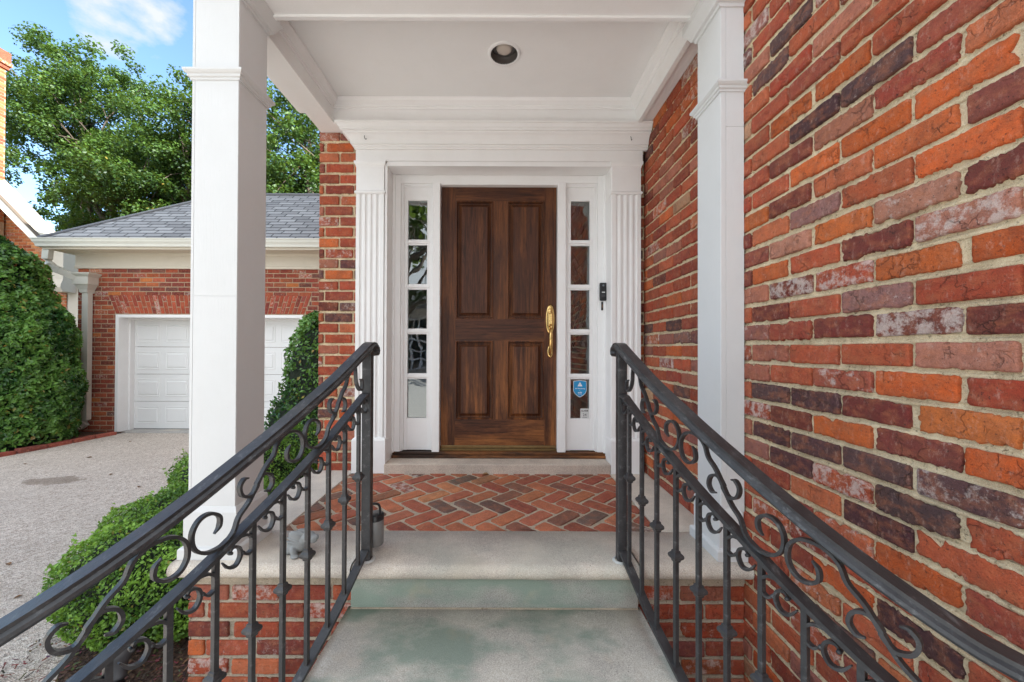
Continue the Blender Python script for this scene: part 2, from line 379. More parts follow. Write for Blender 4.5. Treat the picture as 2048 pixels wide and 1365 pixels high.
def outline(w_, h_, r_, step, jit, cr):
    """irregular rounded rectangle outline, centred, as (n,2)"""
    hw, hh = w_/2, h_/2; cr = min(cr, hw*.8, hh*.8); pts = []
    def seg(a, b):
        n = max(1, int(math.hypot(b[0]-a[0], b[1]-a[1])/step))
        for i in range(n): t = i/n; pts.append((a[0]+(b[0]-a[0])*t, a[1]+(b[1]-a[1])*t))
    c = [cr*r_.uniform(.35, 1.3) for _ in range(4)]
    seg((-hw+c[0], -hh), (hw-c[1], -hh)); seg((hw-c[1], -hh), (hw, -hh+c[1])) if c[1] > 0 else 0
    seg((hw, -hh+c[1]), (hw, hh-c[2])); seg((hw, hh-c[2]), (hw-c[2], hh))
    seg((hw-c[2], hh), (-hw+c[3], hh)); seg((-hw+c[3], hh), (-hw, hh-c[3]))
    seg((-hw, hh-c[3]), (-hw, -hh+c[0])); seg((-hw, -hh+c[0]), (-hw+c[0], -hh))
    P = np.array(pts); n = len(P)
    if jit > 0:
        N = P/np.array([hw, hh]); N /= np.linalg.norm(N, axis=1)[:, None]+1e-9
        s = np.cumsum(r_.normal(0, 1, n)); s -= np.linspace(0, s[-1], n); s -= s.mean(); s /= (np.abs(s).max()+1e-6)
        e = s*jit+r_.normal(0, jit*.33, n)
        if r_.random() < .5:
            k = r_.integers(n); wd = r_.integers(2, 6); dd = np.abs((np.arange(n)-k+n//2) % n-n//2); e -= np.where(dd < wd, jit*r_.uniform(1, 3)*(1-dd/wd), 0)
        P = P+N*np.minimum(e, jit*.7)[:, None]
    return P
def brick_face(mb, P, o3, U, V, N, depth0, back=.016, col=None, mat=0, rnd=.0035):
    """P outline in (u,v) around 0; raises a brick at o3"""
    n = len(P); tl = rng.normal(0, .006, 2)
    rings = [(1.0, -back), (1.0, -rnd*.9), (None, 0.0), (None, .0004)]
    ins = [0, 0, rnd*.8, rnd*2.6]
    W = np.abs(P).max(axis=0)
    rows = []
    for (k, d), i_ in zip(rings, ins):
        Q = P*(1-np.array([i_/W[0], i_/W[1]]))
        dd = depth0+d+Q[:, 0]*tl[0]+Q[:, 1]*tl[1]
        rows.append(o3+Q[:, :1]*U+Q[:, 1:]*V+dd[:, None]*N)
    b = np.concatenate(rows); F = []
    for r_ in range(3):
        for i in range(n):
            j = (i+1) % n; F.append((r_*n+i, r_*n+j, (r_+1)*n+j, (r_+1)*n+i))
    F.append(tuple(3*n+i for i in range(n)))
    mb.add(b, F, mat, True, col)
def brick_wall(mb, O, U, V, N, intervals, v0, v1, course=.0789, bh=.0625, mod=.2145, jt=.0145, phase=0.0, lod=0, pal=PAL, eff=.12, uoff=0.0, k=1.0, jit=.0030, mort=1, over=None):
    """running bond bricks; intervals(v_mid)->[(u0,u1)]; mortar joints modelled as ribbons"""
    O, U, V, N = [np.array(a, float) for a in (O, U, V, N)]
    row = math.floor((v0-phase)/course); 
    while phase+row*course < v1:
        vb = phase+row*course; vm_ = vb+course/2
        for (a, b) in intervals(vm_):
            off = (row % 2)*mod/2+uoff
            i = math.floor((a-off)/mod)
            sag = rng.uniform(0, 6)
            while off+i*mod < b:
                j1, j2 = rng.normal(0, .0022, 2) if lod == 0 else (0, 0)
                x0 = max(a, off+i*mod+jt/2+j1); x1 = min(b, off+(i+1)*mod-jt/2+j2); i += 1
                if x0 > a: x0 = max(x0, a+.004)
                if x1-x0 < .022: continue
                c = brickcol(rng, k, pal, eff)
                if over is not None:
                    for (uo, vo, co, ef) in over:
                        if x0-.008 < uo < x1+.008 and abs(vo-vm_) < course*.52: c = brickcol(rng, k, [(co, 1)], 0)[:3]+(ef,)
                hh = bh+(rng.normal(0, .0012) if lod == 0 else 0); cz = vm_+(rng.normal(0, .001)+.0012*math.sin(sag+x0*2.2) if lod == 0 else 0)
                o3 = O+U*(x0+x1)/2+V*cz
                if lod == 0:
                    P = outline(x1-x0, hh, rng, .0065, jit*rng.choice([.5, 1, 1.6, 2.6], p=[.3, .4, .2, .1]), .005)
                    brick_face(mb, P, o3, U, V, N, rng.normal(.0030, .0016), .019, c)
                else:
                    P = outline(x1-x0, hh, rng, 1 if lod == 2 else .03, 0, .003)
                    brick_face(mb, P, o3, U, V, N, rng.normal(0, .001), .010, c, rnd=.003)
            # bed joint ribbon above this course
            if lod == 0:
                n = max(2, int((b-a)/.011)); us = np.linspace(a, b, n); zc = vb+course
                prof = [(-.0115, -.004), (-.0075, -.0095), (-.002, -.0085), (.0005, -.0045), (.0035, -.0030), (.0085, -.0035), (.0115, -.006)]
                G = np.zeros((n, len(prof), 3)); nn = snoise(np.stack([us, us*0+vb, us*0], 1), 9, int(row)+100, 3)
                # profile runs from upper brick (dark, undercut) down to the weathered lower edge
                for q, (dz, dd) in enumerate(prof):
                    jj = rng.normal(0, .0006, n)
                    z_ = zc-dz+nn*.0018; d_ = dd+jj+.0008*nn
                    G[:, q] = O+us[:, None]*U+z_[:, None]*V+d_[:, None]*N
                mb.grid(G, 1, True, flip=(np.dot(np.cross(U, V), N) < 0))
        row += 1
    # backing mortar
    if mort:
        rows = []
        zz = [v0]
        for (a, b) in intervals((v0+v1)/2): 
            d = -.0075 if lod == 0 else -.0045
            q = [O+U*a+V*v0+N*d, O+U*b+V*v0+N*d, O+U*b+V*v1+N*d, O+U*a+V*v1+N*d]
            mb.add(q, [(0, 1, 2, 3)], 1)

X_, Y_, Z_ = (1, 0, 0), (0, 1, 0), (0, 0, 1)
G0 = -0.60       # ground level (landing top is 0)
WX = 1.045       # plane of the wing wall
EY = 2.877       # plane of the entry wall
LX = -1.358      # left corner of the entry wall
PH = .926        # height of a bed joint
# ================================================================ the house
house = thing('brick_house', (0, EY, G0), 'old red brick house with brown panelled front door and white columned porch', 'house')
# ---- wing wall beside the steps (faces -X)
# tone of single bricks that stand out: (distance along the wall, height, colour, lime bloom)
ov = []
for px, py, co, ef in [(1535, 785, 0, .3), (1613, 797, 0, .2), (1718, 812, 1, .1), (1612, 886, 0, .4), (1584, 921, 0, .1), (1731, 921, 0, .3), (1832, 895, 1, .5), (1902, 976, 0, .75), (1842, 1015, 0, .3), (1762, 1040, 0, .1), (1586, 1001, 1, .1), (1800, 1272, 0, .2),
        (1682, 855, 2, .1), (1822, 770, 2, .2), (1900, 840, 2, .2), (1992, 930, 2, .1), (1998, 640, 1, .1), (1840, 646, 1, 1.0), (1922, 705, 3, .5), (1690, 660, 1, .2), (1540, 92, 0, .1), (1537, 148, 0, .2), (1582, 270, 0, .1), (1632, 236, 0, .2), (1772, 105, 0, .5), (1990, 225, 1, .4), (1998, 330, 1, .1), (1737, 486, 1, .1), (1752, 600, 4, .5), (1622, 432, 4, .1), (1834, 400, 3, .6), (1916, 435, 3, .9), (1670, 158, 2, .1), (1612, 342, 2, .1), (1731, 282, 2, .2), (1910, 307, 2, .1), (1984, 500, 2, .1), (1680, 463, 2, .2), (1580, 490, 3, .2), (1960, 130, 2, .1), (1512, 445, 2, .3),
        (1332, 662, 0, .1), (1305, 660, 0, .1), (1345, 240, 2, .1), (1360, 690, 2, .1), (1372, 675, 4, .6)]:
    d = WX*780/(px-1005); ov.append((d, .9+(697-py)*d/780, (C_DARK, C_WINE, C_ORG, C_PALE, C_MAUVE)[co], ef))
mb = MB()
brick_wall(mb, (WX, 0, 0), Y_, Z_, (-1, 0, 0), lambda v: [(-.5, EY)], -.60, 3.10, phase=PH-20*.0789, lod=0, uoff=1.528-7*.2145, over=ov)
mb.build('wing_wall', [M_brick, M_mortar], house)
mb = MB()
mb.box(WX+.02, WX+8, -.9, EY-.02, G0-.1, 12); mb.build('wing_core', mat_plain('plain_brick', (.22, .07, .04, 1), .9, 0, .004), house)  # unseen bulk of the wing, raised and cut short to shape sun and shade
mb = MB()
brick_wall(mb, (WX, 0, 0), Y_, Z_, (-1, 0, 0), lambda v: [(-.9, -.5)], -.60, 3.10, phase=PH-20*.0789, lod=2, mod=.43, course=.1578, bh=.14)
mb.build('wing_wall', [M_brickfar, M_mortarf], house)
# roofs: wing ridge along Y, main body ridge along X
def gable(mb, x0, x1, y0, y1, ze, zr, axis, ov=.5, t=.15):
    if axis == 'Y':
        xm = (x0+x1)/2; P = [(x0-ov, ze), (xm, zr), (x1+ov, ze)]
        V = [(x, y, z) for y in (y0-ov, y1+ov) for x, z in P]+[(x, y, z-t) for y in (y0-ov, y1+ov) for x, z in P]
    else:
        ym = (y0+y1)/2; P = [(y0-ov, ze), (ym, zr), (y1+ov, ze)]
        V = [(x, y, z) for x in (x0-ov, x1+ov) for y, z in P]+[(x, y, z-t) for x in (x0-ov, x1+ov) for y, z in P]
    F = [(0, 1, 4, 3), (1, 2, 5, 4), (6, 9, 10, 7), (7, 10, 11, 8), (0, 6, 7, 1), (1, 7, 8, 2), (3, 4, 10, 9), (4, 5, 11, 10), (0, 3, 9, 6), (2, 8, 11, 5)]
    mb.add(V, F)
M_shing = None
def mat_shingle():
    t = NT('roof_shingle')
    br = t.n('ShaderNodeTexBrick'); br.offset = .37; br.inputs['Scale'].default_value = 1
    br.inputs['Brick Width'].default_value = .31; br.inputs['Row Height'].default_value = .105; br.inputs['Mortar Size'].default_value = .012
    br.inputs['Mortar Smooth'].default_value = .2; br.inputs['Bias'].default_value = 0
    br.inputs['Color1'].default_value = (.34, .34, .345, 1); br.inputs['Color2'].default_value = (.20, .20, .205, 1); br.inputs['Mortar'].default_value = (.055, .055, .058, 1)
    sx = t.n('ShaderNodeSeparateXYZ'); t.l(t.tc, sx.inputs[0]); cx = t.n('ShaderNodeCombineXYZ')
    nn = t.noise(3, 3, .6); 
    t.l(t.math('ADD', t.math('ADD', sx.outputs['X'], t.math('MULTIPLY', sx.outputs['Z'], .0)), t.math('MULTIPLY', nn, .05)), cx.inputs['X'])
    t.l(t.math('MULTIPLY', sx.outputs['Z'], 1.25), cx.inputs['Y']); t.l(cx.outputs[0], br.inputs['Vector'])
    col = t.mix(.7, br.outputs['Color'], t.ramp(t.noise(260, 3, .8), [(.3, .2), (.7, .85)]), 'OVERLAY')
    col = t.mix(t.ramp(t.noise(5, 5, .7), [(.5, 0), (.75, .4)]), col, (.30, .30, .30, 1))
    return t.fin(col, .9, t.bump(br.outputs['Fac'], -.02, .7))
M_shing = mat_shingle()
mb = MB(); gable(mb, WX, WX+8, -.9, EY, 12, 14, 'Y'); mb.build('roof', M_shing, house)  # unseen wing roof, set high to throw shade leftward
mb = MB(); gable(mb, LX, WX+8, EY, EY+7, 6.4, 9.0, 'X', .3); mb.build('roof', M_shing, house)
# ---- entry wall
mb = MB()
brick_wall(mb, (0, EY, 0), X_, Z_, (0, -1, 0), lambda v: [(LX, -.95), (.93, WX)], 0.0, 2.55, phase=PH-12*.0789, lod=0, uoff=-.03, jit=.0015)
brick_wall(mb, (0, EY, 0), X_, Z_, (0, -1, 0), lambda v: [(LX, WX)], 2.93, 6.3, phase=2.93, lod=2, mod=.43, course=.1578, bh=.14)
mb.build('entry_wall', [M_brick, M_mortar], house)
mb = MB()
mb.box(LX+.01, -.93, EY+.008, EY+7, G0-.1, 6.4); mb.box(.85, WX+8, EY+.008, EY+7, G0-.1, 6.4)
mb.box(-.93, .85, EY+3.4, EY+7, G0-.1, 6.4); mb.box(-.93, .85, EY+.008, EY+3.4, 2.5, 6.4); mb.box(-.93, .85, EY+.35, EY+3.4, G0-.1, .02)
mb.build('house_core', mat_plain('plain_brick_core', (.20, .065, .04, 1), .9, 0, .004), house)
mb = MB()
brick_wall(mb, (LX, EY, 0), Y_, Z_, (-1, 0, 0), lambda v: [(0, 7)], G0, 6.4, phase=PH-20*.0789, lod=2)
mb.build('side_wall', [M_brickfar, M_mortarf], house)

# ---- porch: foundation, landing
FD = 1.685; SX0, SX1 = -.646, .583      # face of the foundation; width of the steps
for a, b in ((-1.345, SX0+.02), (SX1-.02, WX)):
    mb = MB(); brick_wall(mb, (0, FD, 0), X_, Z_, (0, -1, 0), lambda v: [(a, b)], G0-.03, -.12, phase=-.113-20*.0789, lod=0, uoff=.015, jit=.0018)
    mb.box(a, b, FD-.001, FD+.02, -.118, -.0625, mat=1); mb.build('foundation_wall', [M_brick, M_mortar2], house)
mb = MB()
brick_wall(mb, (-1.345, 0, 0), Y_, Z_, (-1, 0, 0), lambda v: [(FD, EY)], G0-.03, -.045, phase=-.113-20*.0789, lod=0)
mb.build('foundation_wall', [M_brick, M_mortar2], house)
mb = MB(); mb.box(-1.335, WX, FD+.01, EY, G0-.1, -.05); mb.build('foundation_core', M_mortar2, house)
def nosing(mb, x0, x1, yb, yf, z1, th, side=None, mat=0):
    """slab with a rounded front edge, built as a cross-section swept in X"""
    r = th/2; S = [(yb, z1-th), (yb, z1)]
    for k in range(9):
        a = math.pi/2-k*math.pi/8; S.append((yf+r-r*math.cos(a)*1.0, z1-r+r*math.sin(a)))
    n = max(2, int((x1-x0)/.03)); G = []
    xs = np.linspace(x0, x1, n+1)
    for i, x in enumerate(xs):
        e = min(1, min(i, n-i)*.03/.012+.55) if side is None else 1
        G.append([(x+.0, y+(0 if y == yb else .0012*math.sin(x*31+z*9)+(.004 if i in (0, n) else 0)), z+.0006*math.sin(x*17+y*5)-(.003 if i in (0, n) else 0)) for y, z in S])
    mb.grid(G, mat, True, closev=True, caps=True)
land = thing('landing', (0, FD, 0), parent=house)
NF = 1.612
mb = MB(); nosing(mb, -1.385, -.628, 1.925, NF, 0, .062); mb.build('landing_stone', M_stone, land)
mb = MB(); nosing(mb, -.622, .572, 1.925, NF-.004, .001, .064); mb.build('landing_stone', mat_stone('limestone_edge_algae', .2), land)
mb = MB(); nosing(mb, .578, WX-.002, 1.925, NF, 0, .062); mb.build('landing_stone', M_stone, land)
mb = MB(); mb.box(-1.385, -1.085, 1.931, EY-.003, -.062, 0, .006); mb.build('landing_stone', M_stone, land)
mb = MB(); mb.box(.775, WX-.002, 1.931, EY-.003, -.062, 0, .006); mb.build('landing_stone', M_stone, land)
# herringbone paving
mb = MB(); hx0, hx1, hy0, hy1 = -1.083, .773, 1.928, 2.81; W_ = .106
def clip(P, x0, x1, y0, y1):
    for ax, s, lim in ((0, 1, x0), (0, -1, -x1), (1, 1, y0), (1, -1, -y1)):
        out = []
        for i in range(len(P)):
            a, b = P[i-1], P[i]; da, db = a[ax]*s-lim, b[ax]*s-lim
            if (da >= 0) != (db >= 0): t = da/(da-db); out.append(a+(b-a)*t)
            if db >= 0: out.append(b)
        P = out
        if len(P) < 3: return None
    return np.array(P)
PALP = [((186, 112, 80), 22), ((174, 98, 74), 20), ((154, 86, 68), 14), ((198, 132, 90), 10), ((130, 88, 72), 12), ((106, 84, 76), 9), ((192, 116, 80), 14), ((158, 104, 76), 8)]
s2 = math.sqrt(.5)
for ix in range(-40, 40):
    for iy in range(-40, 40):
        k = (ix-iy) % 4
        if k == 0: cx, cy, w_, h_ = ix+1, iy+.5, 2, 1
        elif k == 3: cx, cy, w_, h_ = ix+.5, iy+1, 1, 2
        else: continue
        px_, py_ = cx*W_, cy*W_
        wx, wy = (px_+py_)*s2-.155, (-px_+py_)*s2+2.33-.055
        if not (hx0-.15 < wx < hx1+.15 and hy0-.15 < wy < hy1+.15): continue
        P = outline(w_*W_-.019+rng.normal(0, .002), h_*W_-.019+rng.normal(0, .002), rng, .012, .0016, .012)
        an = rng.normal(0, .012); ca, sa = math.cos(an), math.sin(an); P = P@np.array([[ca, sa], [-sa, ca]])
        Q = np.stack([(P[:, 0]+P[:, 1])*s2, (-P[:, 0]+P[:, 1])*s2], 1)+[wx, wy]
        Q = clip([q for q in Q], hx0+.002, hx1-.002, hy0+.002, hy1)
        if Q is None or len(Q) < 4 or np.ptp(Q[:, 0]) < .012 or np.ptp(Q[:, 1]) < .012: continue
        c = Q.mean(axis=0); Q = Q-c
        brick_face(mb, Q, np.array([c[0], c[1], -.001]), np.array([1., 0, 0]), np.array([0, 1., 0]), np.array([0, 0, 1.]), rng.normal(0, .0012), .02, brickcol(rng, 1.0, PALP, .05), rnd=.003)
mb.box(hx0, hx1, hy0, hy1, -.05, -.0065, mat=1)
mb.build('brick_paving', [M_paver, M_mortar2], land)
# ================================================================ doorway
dX = lambda px: (px-1005)/258.3
dZ = lambda py: .9+(697-py)/258.3
mb = MB(); mb.box(-.848, .779, 2.80, 2.975, -.04, .068, .008); mb.build('threshold_stone', M_thresh, house)
mb = MB(); mb.box(-.835, .79, 2.945, 3.06, .0685, .090, .004); mb.box(-.835, .79, 2.962, 3.06, .090, .112, .004)
mb.build('sill', M_woodd, house)
# pilasters with five fillets and four flutes
def pilaster(x0, x1, xb0, xb1):
    p = thing('pilaster', ((x0+x1)/2, 2.85, 0), parent=house)
    mb = MB(); w = x1-x0; S = [(x0, EY+.004), (x0, 2.822)]
    nf = 4; m = w*.13; fw = (w-2*m)/(nf+ (nf-1)*.45); gap = fw*.45
    for i in range(nf):
        a = x0+m+i*(fw+gap)
        S += [(a, 2.822)]+[(a+fw*(.5-.5*math.cos(math.pi*k/6)), 2.822+.011*math.sin(math.pi*k/6)) for k in range(1, 6)]+[(a+fw, 2.822)]
    S += [(x1, 2.822), (x1, EY+.12)]
    S[0] = (x0, EY+.12)
    G = [[(x, y, z) for x, y in S] for z in (.243, 2.03)]
    mb.grid(G, 0, False, closev=True, caps=True, flip=True)
    mb.box(x0, x1, 2.8225, EY+.12, 2.03, 2.26)
    mb.build('shaft', M_white, p)
    mb = MB(); sweep_h(mb, [(x0, EY+.11), (x0, 2.822), (x1, 2.822), (x1, EY+.11)], [(-.01, 2.018), (.006, 2.020), (.010, 2.026), (.010, 2.034), (.003, 2.042), (-.01, 2.042)], inward=False)
    mb.build('necking', M_white, p)
    mb = MB(); sweep_h(mb, [(x0, EY+.11), (x0, 2.822), (x1, 2.822), (x1, EY+.11)], [(-.01, 2.212), (.002, 2.213), (.004, 2.225), (.012, 2.238), (.014, 2.255), (-.01, 2.256)], inward=False)
    mb.build('cap', M_white, p)
    mb = MB(); mb.box(xb0, xb1, 2.803, EY+.115, -.002, .235, .003)
    sweep_h(mb, [(xb0, EY+.11), (xb0, 2.803), (xb1, 2.803), (xb1, EY+.11)], [(-.03, .236), (-.001, .234), (-.004, .243), (-.014, .252), (-.03, .253)], inward=False)
    mb.build('base', M_white, p)
pilaster(-1.067, -.864, -1.083, -.839); pilaster(.792, 1.001, .781, 1.012)
# entablature
en = MB(); en.box(-1.068, 1.012, 2.817, EY+.12, 2.2565, 2.35)
prof = [(-.02, 2.335), (.004, 2.336), (.006, 2.344), (.014, 2.349), (.016, 2.358), (.028, 2.362), (.030, 2.374), (.036, 2.392), (.052, 2.412), (.066, 2.422), (.070, 2.430), (.082, 2.432), (.084, 2.446), (.092, 2.452), (.100, 2.470), (.108, 2.474), (.110, 2.484), (-.02, 2.4845)]
sweep_h(en, [(-1.066, EY-.002), (-1.066, 2.806), (WX-.003, 2.806)], prof)
en.box(-.845, .792, 2.823, 2.875, 2.2225, 2.2555, .002)
en.build('entablature', M_white, house)
# recess: reveals, soffit, door frame
fr = thing('door_frame', (0, 2.98, .1), parent=house)
mb = MB()
mb.box(-.862, -.842, 2.83, 3.06, .07, 2.245, .002); mb.box(.786, .806, 2.83, 3.06, .07, 2.245, .002); mb.box(-.862, .806, 2.876, 3.06, 2.224, 2.25)
# outer casings (stepped)
for s, a in ((-1, -.842), (1, .786)):
    q = 1 if s < 0 else -1
    mb.box(a, a+q*.062, 2.972, 3.05, .1, 2.223, .002); mb.box(a+q*.062, a+q*.075, 2.985, 3.05, .1, 2.205, .003); mb.box(a, a+q*.02, 2.962, 3.05, .1, 2.2235, .003)
mb.box(-.78, .724, 2.974, 3.05, 2.163, 2.2232, .002); mb.box(-.767, .711, 2.986, 3.05, 2.15, 2.1635, .002)
# mullions beside the door, head of the door
for a, b in ((-.5355, -.4785), (.4175, .4805)):
    mb.box(a, b, 2.960, 3.06, .112, 2.1625, .004)
mb.box(-.479, .418, 2.969, 3.06, 2.148, 2.1634, .003)
mb.build('frame_board', M_white, fr)
# sidelights
M_glass = None
def mat_glass():
    t = NT('window_glass'); t.t.nodes.remove(t.b)
    gl = t.n('ShaderNodeBsdfGlossy'); gl.inputs['Roughness'].default_value = .008; gl.inputs['Color'].default_value = (1, 1, 1, 1)
    tr = t.n('ShaderNodeBsdfTransparent'); tr.inputs['Color'].default_value = (.82, .86, .84, 1)
    f = t.n('ShaderNodeFresnel'); f.inputs['IOR'].default_value = 2.0
    bp = t.bump(t.noise(3.0, 2, .5), .006, .4); t.l(bp, gl.inputs['Normal'])
    ms = t.n('ShaderNodeMixShader'); t.l(f.outputs[0], ms.inputs[0]); t.l(tr.outputs[0], ms.inputs[1]); t.l(gl.outputs[0], ms.inputs[2]); t.l(ms.outputs[0], t.out.inputs[0]); return t.m
M_glass = mat_glass()
def sidelight(x0, x1, g0, g1):
    s = thing('sidelight', ((x0+x1)/2, 3.0, .118), parent=house)
    mb = MB(); zt, zb = 2.150, .118; ys = 2.998
    GZ = [(2.037-i*.3436, 2.037-i*.3436-.3005) for i in range(5)]
    mb.box(x0, g0, ys, 3.04, zb, zt, .002); mb.box(g1, x1, ys, 3.04, zb, zt, .002)
    mb.box(g0-.001, g1+.001, ys+.0008, 3.04, GZ[0][0], zt-.0015, .001); mb.box(g0-.001, g1+.001, ys+.0008, 3.04, zb+.0015, GZ[4][1], .001)
    # raised bead round the panel
    for a, b, c, d in ((x0, x0+.010, zb, zt), (x1-.010, x1, zb, zt)): mb.box(a, b, ys-.012, ys+.001, c, d, .003)
    mb.box(x0+.01, x1-.01, ys-.012, ys+.001, zt-.011, zt, .003)
    mb.build('sash', M_white, s)
    mb = MB()
    for i in range(4):
        z0, z1 = GZ[i+1][0], GZ[i][1]; zm = (z0+z1)/2
        mb.box(g0-.02, g1+.02, ys-.005, 3.035, zm-.008, zm+.008, .002); mb.box(g0-.006, g1+.006, ys+.004, 3.035, z0, z1, .004)
    for a, b in ((g0-.008, g0+.0), (g1-.0, g1+.008)): mb.box(a, b, ys-.003, ys+.012, GZ[4][1]-.006, GZ[0][0]+.006, .003)
    mb.build('muntin', M_white, s)
    for zt_, zb_ in GZ:
        mb = MB(); mb.box(g0-.003, g1+.003, 3.014, 3.018, zb_-.004, zt_+.004); mb.build('pane', M_glass, s)
    return GZ
GZ = sidelight(-.7665, -.5355, -.730, -.583); sidelight(.4805, .7105, .523, .668)
# front door
door = thing('front_door', (-.03, 3.03, .12), parent=house)
DY = 3.015; x0, x1, zb, zt = dX(881.5)+.004, dX(1113.3)-.004, dZ(897), dZ(374.5)
PX = [(dX(911), dX(986)), (dX(1014), dX(1088))]; PZ = [(dZ(638.5), dZ(402)), (dZ(839), dZ(682))]
mb = MB()
for a, b in ((x0, PX[0][0]), (PX[0][1], PX[1][0]), (PX[1][1], x1)): mb.box(a, b, DY, DY+.045, zb, zt, .0015) if a in (x0,) or b == x1 else mb.box(a, b, DY+.0006, DY+.045, PZ[1][0]-.001, PZ[0][1]+.001, .001)
mb.build('stile', M_woodv, door)
for c, d in ((PZ[0][1], zt), (PZ[1][1], PZ[0][0]), (zb, PZ[1][0])):
    mb = MB(); mb.box(PX[0][0]-.0005, PX[1][1]+.0005, DY-.0003, DY+.045, c, d, .001); mb.build('rail', M_woodh, door)
for (a, b) in PX:
    for (c, d) in PZ:
        mb = MB()
        def ring(i, y): return [(a+i, y, c+i), (b-i, y, c+i), (b-i, y, d-i), (a+i, y, d-i)]
        rows = [ring(-.002, DY+.004), ring(.0, DY-.004), ring(.007, DY-.006), ring(.012, DY-.001), ring(.015, DY+.020), ring(.022, DY+.021), ring(.034, DY+.015), ring(.0445, DY+.006), ring(.0465, DY-.001)]
        mb.grid(rows, 0, False, closev=True, flip=True)
        mb.add(rows[-1], [(0, 1, 2, 3)]); mb.build('panel', M_woodv, door)
mb = MB(); mb.box(x0+.004, x1-.004, DY-.012, DY+.0, zb+.004, zb+.026, .004); mb.box(x0, x1, DY-.02, DY+.03, .1125, zb+.003, .002); mb.build('brass_sweep', mat_plain('worn_brass', (.32, .22, .10, 1), .35, .9, .001, 90, .8), door)
# door handle: oval plate, latch cylinder, thumb piece, grip with lower rosette
hd = thing('door_handle', (dX(1100), DY, dZ(660)), parent=door)
mb = MB(); hx = dX(1100)
def oval(cz, hw, hh, t0):
    rows = []
    for k, y in ((1.0, 0), (1.0, t0*.45), (.93, t0*.8), (.80, t0), (.4, t0*1.15)):
        rows.append([(hx+hw*k*math.cos(a), DY-y, cz+hh*(k if k > .9 else 1-(1-k)*hw/hh)*math.sin(a)) for a in np.linspace(0, 2*math.pi, 40, endpoint=False)])
    mb.grid(rows, 0, True, closev=True, flip=False); mb.add(rows[-1], [tuple(range(40))], 0, True)
oval(dZ(639), .034, .121, .008); mb.build('plate', M_brass, hd)
mb = MB(); oval(dZ(703), .021, .052, .007); mb.build('plate', M_brass, hd)
mb = MB(); Mr = Matrix.Translation((hx, DY-.008, dZ(623)))@Matrix.Rotation(R(90), 4, 'X'); mb.lathe([(0.0185, 0), (.0185, .006), (.016, .010), (.005, .010), (0, .010)], M=Mr, n=20); mb.build('lock_cylinder', M_brass, hd)
mb = MB(); mb.box(hx-.0015, hx+.0015, DY-.0195, DY-.0175, dZ(623)-.005, dZ(623)+.005); mb.build('keyhole', M_black, hd)
mb = MB()
pts = catmull([(hx, DY-.004, dZ(657)), (hx, DY-.03, dZ(660)), (hx, DY-.052, dZ(668)), (hx, DY-.055, dZ(680)), (hx, DY-.045, dZ(693)), (hx, DY-.03, dZ(704)), (hx, DY-.012, dZ(709)), (hx, DY-.002, dZ(708))], 6)
n = len(pts); mb.tube(pts, [.009+.005*math.sin(math.pi*i/(n-1)) for i in range(n)], 12); mb.build('grip', M_brass, hd)
mb = MB(); mb.tube([(hx, DY-.004, dZ(651)), (hx, DY-.03, dZ(650)), (hx, DY-.045, dZ(652))], [.006, .008, .012], 10); mb.build('thumb_latch', M_brass, hd)
# interior seen through the sidelights
mb = MB(); mb.box(-.93, .85, 3.3, EY+3.4, .02, .05); mb.build('interior_floor', mat_wood('floor_boards', 'X', ((.10, .04, .02, 1), (.22, .10, .05, 1))), house)
mb = MB(); mb.box(-.93, .85, EY+3.3, EY+3.38, .05, 2.5); mb.box(-.93, -.92, 3.07, EY+3.3, .05, 2.5); mb.box(.84, .85, 3.07, EY+3.3, .05, 2.5); mb.build('interior_wall', mat_plain('hall_wall', (.80, .68, .55, 1), .8), house)
# bare twigs in a tall vase behind the right sidelight
tv = thing('twig_vase', (.62, 3.75, .05), 'tall vase of bare twigs standing behind the right sidelight glass', 'vase')
mb = MB(); mb.lathe([(0, .05), (.06, .05), (.075, .25), (.05, .55), (.035, .72), (.045, .8)], c=(.62, 3.75, 0), n=20); mb.build('vase', mat_plain('pale_vase', (.5, .47, .44, 1), .4), tv)
mb = MB(); r2 = np.random.default_rng(3)
def twig(p, d, L, r_, dep):
    pts = [p]; q = Vector(p); dd = Vector(d)
    for k in range(6): dd = (dd+Vector(r2.normal(0, .16, 3))).normalized(); q = q+dd*L/6; pts.append(q.copy())
    mb.tube(pts, [r_*(1-.6*i/6) for i in range(7)], 5)
    if dep:
        for k in range(3): i = r2.integers(2, 6); twig(pts[i], (dd+Vector(r2.normal(0, .5, 3))).normalized(), L*.5, r_*.6, dep-1)
for k in range(7): twig((.62, 3.75, .75), (r2.normal(-.02, .08), r2.normal(.05, .06), 1), .85, .004, 2)
mb.build('twigs', M_bark, tv)

